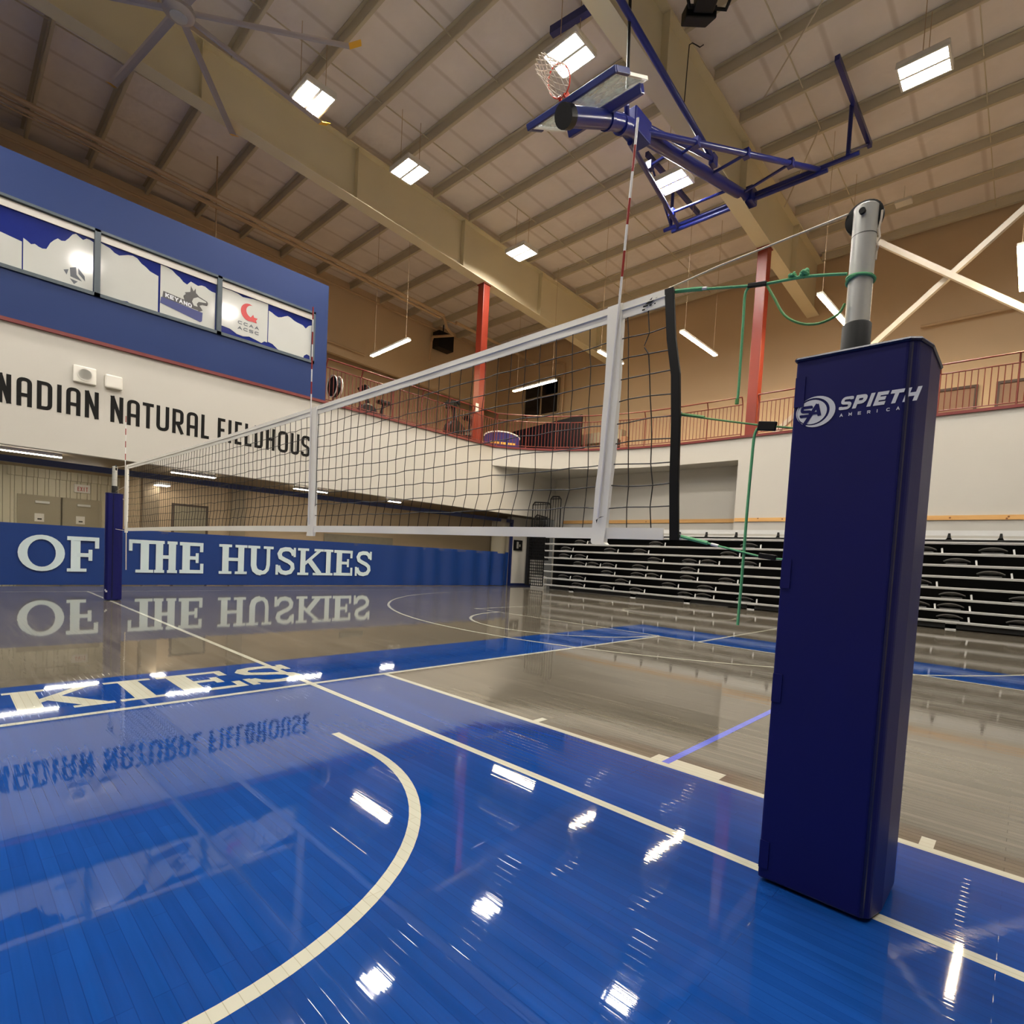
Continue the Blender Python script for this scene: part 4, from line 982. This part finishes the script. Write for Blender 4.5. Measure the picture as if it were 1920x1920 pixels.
MB().tube([(-.70,-3.455,2.178),(-.70,-3.475,2.164),(-.70,-3.497,2.172)], .005, 6).build('rope_end', M['rope'], r1)
t1 = rope('rope_tail', R_([(-3.303,2.184),(-3.288,2.159),(-3.288,2.062),(-3.289,1.901),(-3.289,1.79),(-3.287,1.765)], -.697), .0050, 'green rope tail hanging from the upper black clip')
MB().tube([(-.697,-3.287,1.765),(-.697,-3.2865,1.745)], .0075, 7).build('end_knot', M['rope2'], t1)
rope('rope_loop', R_([(-3.368,2.168),(-3.399,2.111),(-3.437,2.043),(-3.494,1.999),(-3.555,1.983),(-3.612,1.998),(-3.632,2.03)], -.698), .0045, 'slack green rope loop between the upper black clip and the post', 'rope2')
r2_ = rope('middle_rope', R_([(-3.06,1.737),(-3.181,1.703),(-3.381,1.652),(-3.429,1.642),(-3.53,1.620)]), .0036, 'thin green rope tying the middle of the net to the near pad', 'rope2')
MB().tube([(-.70,-3.06,1.737),(-.70,-3.12,1.722),(-.70,-3.16,1.711)], .0065, 7).build('doubled_section', M['rope2'], r2_, smooth=True)
rope('rope_tail', R_([(-3.379,1.647),(-3.362,1.619),(-3.358,1.509),(-3.355,1.328),(-3.354,1.124),(-3.352,.959),(-3.351,.892)], -.695), .0055, 'long green rope tail hanging from the middle black clip in front of the bleachers')
r3 = rope('bottom_rope', R_([(-3.093,1.231),(-3.24,1.199),(-3.407,1.162),(-3.446,1.156),(-3.53,1.15)]), .0038, 'green rope tying the bottom of the net to the near pad')
MB().tube([(-.70,-3.095,1.231),(-.70,-3.16,1.217),(-.70,-3.21,1.206)], .0075, 7).build('doubled_section', M['rope'], r3, smooth=True)
MB().tube([(-.70,-3.225,1.2025),(-.70,-3.255,1.196)], .006, 7).build('white_splice', M['antw'], r3)
def clip(a, b, h, label):
    a = Vector(a); b = Vector(b)
    return tag(MB().beam(a, b, .014, h).build('rope_clip', M['black'], bevel=.003), label, 'clip')
clip((-.70,-3.297,2.187), (-.70,-3.368,2.176), .016, 'upper black cleat clip on the top green rope')
clip((-.70,-3.374,1.650), (-.70,-3.440,1.640), .034, 'middle black cleat clip beside the near pad')
clip((-.70,-3.412,1.164), (-.70,-3.475,1.156), .020, 'lower black cleat clip beside the near pad')
for nm, y, z in (('middle', -3.052, 1.737), ('bottom', -3.085, 1.23)):
    tag(MB().tube([(-.705,y+.01,z+.012),(-.70,y-.008,z+.01),(-.70,y-.008,z-.01),(-.705,y+.01,z-.012)], .003, 6).build('ring', M['antw']), 'small white ring at the %s of the net end band' % nm, 'ring')
for (a, b, lab) in (((-.70,6.46,1.95),(-.66,7.42,1.9),'upper'),((-.70,6.46,1.22),(-.66,7.42,1.25),'lower')):
    tag(MB().tube([a, b], .004, 5).build('side_rope', M['steelcable']), 'thin %s rope from the far end of the net to the far pad' % lab, 'rope')
tag(MB().tube([(-.56,7.43,1.78),(-.53,7.33,1.75),(-.52,7.32,.55)], .007, 5).build('cord', M['steelcable']), 'pale cord hanging beside the far navy pad', 'cord')

# ================================================================== BASKETBALL HOOP FOLDED UNDER THE ROOF
hp = empty('basketball_hoop', (12.35, 2.15, 11.2), 'blue ceiling-hung basketball hoop folded up under the roof', 'basketball hoop')
H = Vector((6.6,2.15,9.65)); PV = Vector((12.35,2.15,11.2)); RE = Vector((12.36,.41,11.2)); LE = Vector((12.37,4.17,11.2))
MB().tube([(12.35,4.63,11.24),(12.4,-.46,11.24)], .055, 10).tube([(12.33,4.35,11.10),(12.36,.2,11.10)], .055, 10).build('pivot_pipe', M['hoopblue'], hp, smooth=True)
MB().tube([H, PV], .13, 14).build('mast', M['hoopblue'], hp, smooth=True)
MB().tube([H, RE], .065, 10).build('side_brace', M['hoopblue'], hp, smooth=True)
MB().tube([H+Vector((.1,.1,-.15)), LE], .055, 10).build('side_brace', M['hoopblue'], hp, smooth=True)
for B_, t, q_ in ((RE,.292,.323),(RE,.555,.593),(RE,.816,.92),(LE,.291,.27),(LE,.80,.82)):
    p = H.lerp(B_, t); sb = MB().tube([p, H.lerp(PV, q_)], .035, 8).build('strut', M['hoopblue'], hp, smooth=True)
    MB().box(p.x-.07, p.x+.07, p.y-.07, p.y+.07, p.z-.09, p.z+.09).build('clamp', M['hoopblue'], sb)
MB().box(PV.x-.2, PV.x+.2, PV.y-.2, PV.y+.2, PV.z-.2, PV.z+.2).build('pivot_clamp', M['hoopblue'], hp, bevel=.03)
# gooseneck: mast head to elbow parallel with the board
D = Vector((.885,0,.466)); NB = Vector((-.466,0,.885))   # board up, board front normal
EB = Vector((5.75,2.15,9.32)); EE = Vector((4.55,2.15,8.66))
MB().tube([EE, EB, EB.lerp(H,.5)+Vector((0,0,.03)), H+(PV-H).normalized()*.3], .155, 16).build('gooseneck', M['hoopblue'], hp, smooth=True)
MB().tube([EE-D*.05, EE+D*.12], .185, 18).build('end_cap', M['black'], hp, smooth=True)
MB().tube([EB-D*.05, EB+D*.06], .18, 16).build('collar', M['hoopblue'], hp, smooth=True)
MB().tube([EB.lerp(H,.5), EB.lerp(H,.62)], .175, 16).build('collar', M['hoopblue'], hp, smooth=True)
MB().box(6.45, 7.05, 1.98, 2.32, 9.52, 9.95).build('hinge_block', M['hoopblue'], hp, bevel=.03)
# board
Bo = Vector((4.65,2.15,8.98))
def bp3(y, s, n): return tuple(Bo+D*s+NB*n+Vector((0,y,0)))
gb = MB(); gb.prism([(-.9,0),(.9,0),(.9,1.05),(-.9,1.05)], lambda u, v, t: bp3(u, v, t), 0, .015)
gb.build('glass_board', M['glass'], hp)
ef = MB()
for a, b in (((-.915,0),(.915,0)),((-.915,1.06),(.915,1.06)),((-.9,0),(-.9,1.06)),((.9,0),(.9,1.06))):
    ef.beam(bp3(a[0],a[1],-.01), bp3(b[0],b[1],-.01), .05, .05, NB)
ef.build('board_frame', M['plastic'], hp)
dp = MB(); dp.beam(bp3(-.95,-.02,.0), bp3(.95,-.02,.0), .07, .11, NB); 
for s in (-.93, .93): dp.beam(bp3(s,-.03,0), bp3(s,.40,0), .07, .10, NB)
dp.build('edge_padding', M['hoopdark'], hp, bevel=.015)
MB().beam(bp3(-.8,1.07,-.10), bp3(.8,1.07,-.10), .14, .16, NB).build('rear_bracket', M['hoopblue'], hp, bevel=.02)
MB().beam(bp3(-.02,.55,-.22), bp3(-.02,1.06,-.14), .22, .06, NB).build('mount_plate', M['hoopblue'], hp, bevel=.01)
# rim + net
RC = Vector(bp3(.12,-.02,.32))
rm = MB(); rm.tube([RC+Vector((0,math.sin(2*PI*k/28)*.225,0))+NB*math.cos(2*PI*k/28)*.225 for k in range(29)], .012, 8)
rm.beam(bp3(.04,.05,.02), bp3(.06,.0,.14), .04, .1, NB); rm.beam(bp3(.20,.05,.02), bp3(.18,.0,.14), .04, .1, NB); rm.beam(bp3(0,.1,.02), bp3(.24,.1,.02), .2, .02, NB)
rm.build('rim', M['rim'], hp, smooth=True)
nn = MB(); AX = Vector((-1,0,-.05)).normalized()
def npt(k, j):
    rr = .225-.10*(j/5)+.015*(j == 5); a = 2*PI*(k+.5*(j % 2))/14
    return RC+AX*.09*j+Vector((0,math.sin(a)*rr,0))+NB*math.cos(a)*rr
for k in range(14):
    nn.tube([npt(k, 0), npt(k, 1), npt(k+1, 2), npt(k+1, 3), npt(k+2, 4), npt(k+2, 5)], .007, 5, False)
    nn.tube([npt(k, 0), npt(k-1, 1), npt(k-1, 2), npt(k-2, 3), npt(k-2, 4), npt(k-3, 5)], .007, 5, False)
nn.build('net', M['netcord'], hp)
# folding brace
J = Vector((9.77,1.95,10.70)); T = Vector((4.0,1.90,11.385))
MB().tube([H+Vector((0,-.1,.1)), J], .05, 10).build('lower_fold_brace', M['hoopblue'], hp, smooth=True)
MB().tube([J, T], .065, 10).build('upper_fold_brace', M['hoopblue'], hp, smooth=True)
MB().tube([(4.0,1.90,11.3),(4.0,1.90,12.75)], .05, 10).build('brace_hanger', M['hoopblue'], hp, smooth=True)
MB().box(J.x-.12, J.x+.1, J.y-.06, J.y+.06, J.z-.14, J.z+.1).build('brace_joint', M['hoopblue'], hp)
MB().beam((6.35,4.2,12.5), (6.6,2.2,12.5), .14, .16).build('brace_mount', M['hoopblue'], hp)
# hangers
MB().beam((10.76,-.27,12.42), (14.02,-.30,12.38), .1, .12).build('roof_strut', M['hoopblue'], hp)
MB().tube([(12.32,-.23,12.4),(12.33,-.23,11.25)], .05, 10).build('hanger', M['hoopblue'], hp, smooth=True)
MB().tube([(13.9,-.29,12.36),(12.4,-.25,11.35)], .03, 8).build('hanger_brace', M['hoopblue'], hp, smooth=True)
MB().beam((10.76,4.4,12.5), (14.02,4.4,12.46), .1, .12).build('roof_strut', M['hoopblue'], hp)
MB().tube([(12.32,4.4,12.45),(12.33,4.4,11.25)], .05, 10).build('hanger', M['hoopblue'], hp, smooth=True)
MB().tube([(10.9,4.4,12.45),(12.3,4.4,11.3)], .03, 8).build('hanger_brace', M['hoopblue'], hp, smooth=True)
# hoist
MB().tube([(6.065,1.95,9.72),(5.97,1.95,11.6),(5.93,1.95,12.6)], .03, 8).build('hoist_strap', M['black'], hp)
MB().tube([(6.065,1.95,9.80),(6.07,1.95,9.66),(6.25,2.05,9.62),(6.5,2.12,9.66)], .05, 8).build('hoist_hook', M['hoopblue'], hp)

# ================================================================== LIGHTS UNDER THE ROOF
def highbay(x, y, label):
    x = -2.833+(x+2.833)*.941; y = -4.158+(y+4.158)*.941; z = 11.45; o = empty('high_bay_light', (x, y, z), label, 'light', None)
    MB().box(x-.36, x+.36, y-.44, y+.44, z+.03, z+.13).build('housing', M['plastic'], o, bevel=.02)
    for a, b in ((x-.315, x-.03), (x+.03, x+.315)):
        MB().prism(rnd([(a,y-.40),(b,y-.40),(b,y+.40),(a,y+.40)], .05, True), lambda u, v, t: (u, v, t), z+.022, z+.03).build('lens', M['highbay'], o)
    MB().box(x-.36, x-.33, y-.44, y+.44, z-.01, z+.03).box(x+.33, x+.36, y-.44, y+.44, z-.01, z+.03).box(x-.33, x+.33, y-.44, y-.40, z-.01, z+.03).box(x-.33, x+.33, y+.40, y+.44, z-.01, z+.03).box(x-.03, x+.03, y-.40, y+.40, z-.005, z+.03).build('bezel', M['plastic'], o)
    wq = MB()
    for sx in (-.3, .3): wq.tube([(x+sx, y, z+.13), (x+sx, y, zt(x)+.2)], .008, 5)
    wq.build('suspension_wire', M['pipe'], o)
    return o
highbay(3.57, 9.47, 'twin-panel ceiling light between the fan and the girder, nearest the left')
highbay(6.62, 9.69, 'twin-panel ceiling light below the far girder in the middle of its row')
highbay(11.73, 9.98, 'twin-panel ceiling light over the orange-red column')
highbay(6.70, 3.96, 'twin-panel ceiling light behind the basketball net')
highbay(11.73, 4.08, 'twin-panel ceiling light behind the hoop mast')
highbay(11.85, -1.71, 'twin-panel ceiling light at the upper right of the picture')
for x, y in ((1.4,-1.7),(6.7,-1.7),(1.4,4.0),(-3.6,4.0),(-3.6,9.6),(-3.6,-1.7),(-8.8,4.0),(-8.8,-1.7),(1.4,-8),(6.7,-8),(11.8,-8),(-3.6,-8),(-8.8,9.6)):
    o = highbay(x, y, 'twin-panel ceiling light out of the picture, one of the rows overhead'); o['group'] = 'ceiling lights out of the picture'

# ================================================================== CEILING FAN, SPEAKER CLUSTER
fn = empty('ceiling_fan', (.39, 8.44, 11.25), 'large silver ceiling fan with long blades and yellow tips', 'ceiling fan')
MB().lathe([(.0,-.08),(.2,-.08),(.27,-.03),(.28,.05),(.24,.12),(.14,.3),(.1,.32)], (.39,8.44,11.2), 'z', 32).build('motor_hub', M['fan'], fn, smooth=True)
MB().lathe([(.12,-.10),(.15,-.095),(.15,-.08)], (.39,8.44,11.2), 'z', 24).build('hub_cap', M['alu'], fn, smooth=True)
MB().tube([(.39,8.44,11.4),(.39,8.44,12.8)], .04, 10).build('down_rod', M['fan'], fn)
for k in range(8):
    a = math.radians(98.3-45*k); d = Vector((math.cos(a), math.sin(a), 0)); n_ = Vector((-d.y, d.x, 0)); c0 = Vector((.39,8.44,11.24))
    bm_ = MB()
    sec = [(-.075,-.015),(-.03,.012),(.04,.012),(.085,-.02),(.04,-.008),(-.03,-.008)]
    bm_.prism(sec, lambda u, v, t: tuple(c0+d*t+n_*u+Vector((0,0,v+u*.12))), .22, 3.15)
    b_ = bm_.build('blade', M['fan'], fn)
    tp = MB(); tp.prism([(s*1.05, v) for s, v in sec], lambda u, v, t: tuple(c0+d*t+n_*u+Vector((0,0,v+u*.12+(t-3.15)*.5))), 3.15, 3.38)
    tp.build('blade_tip', M['fantip'], b_)
spk = empty('hanging_speaker', (6.95, .95, 11.4), 'black loudspeaker cluster hanging at the top edge of the picture', 'speaker')
SU = Vector((.68,-.73,0)); SV = Vector((.73,.68,0)); SC = Vector((6.93,.98,11.3))
def ob(u0, u1, v0, v1, z0, z1, tu=0, tz=0):
    b = MB(); b.prism([(u0,v0),(u1,v0),(u1-tu,v1),(u0-tu*.2,v1)], lambda u, v, t: tuple(SC+SU*u+SV*v+Vector((0,0,t+v*tz))), z0, z1); return b
ob(-.30,.27,.02,.30,-.02,.22,.12,.25).build('horn', M['black'], spk, bevel=.02)
ob(-.19,.19,-.55,.0,.02,.36).build('cabinet', M['black'], spk, bevel=.03)
ob(.40,.62,-.62,-.33,.15,.35).build('driver_unit', M['black'], spk, bevel=.03)
yk = MB(); q_ = lambda u, v, z: tuple(SC+SU*u+SV*v+Vector((0,0,z)))
yk.tube([q_(-.52,-.5,1.2), q_(-.50,-.42,.25), q_(-.26,-.02,.12), q_(.42,-.0,.12), q_(.48,-.40,.25), q_(.46,-.5,1.2)], .035, 6)
yk.build('yoke', M['black'], spk)
tag(MB().tube([(9.16,2.05,13.02),(9.08,2.05,12.87),(8.93,2.05,12.72),(8.76,2.05,12.65),(8.58,2.05,12.57),(8.45,2.05,12.44),(8.43,2.05,12.05),(8.41,2.05,11.53),(8.39,2.05,11.13)], .012, 6).build('hanging_cable', M['black']), 'thin dark cable dangling down the girder right of the hoop', 'cable')
tag(MB().box(16.4, 16.7, -.9, -.5, 12.0, 12.08).tube([(16.55,-.7,12.08),(16.55,-.7,12.5)], .01, 5).build('ceiling_sensor', M['plastic']), 'small white unit hanging from the ceiling above the crossed braces', 'sensor')
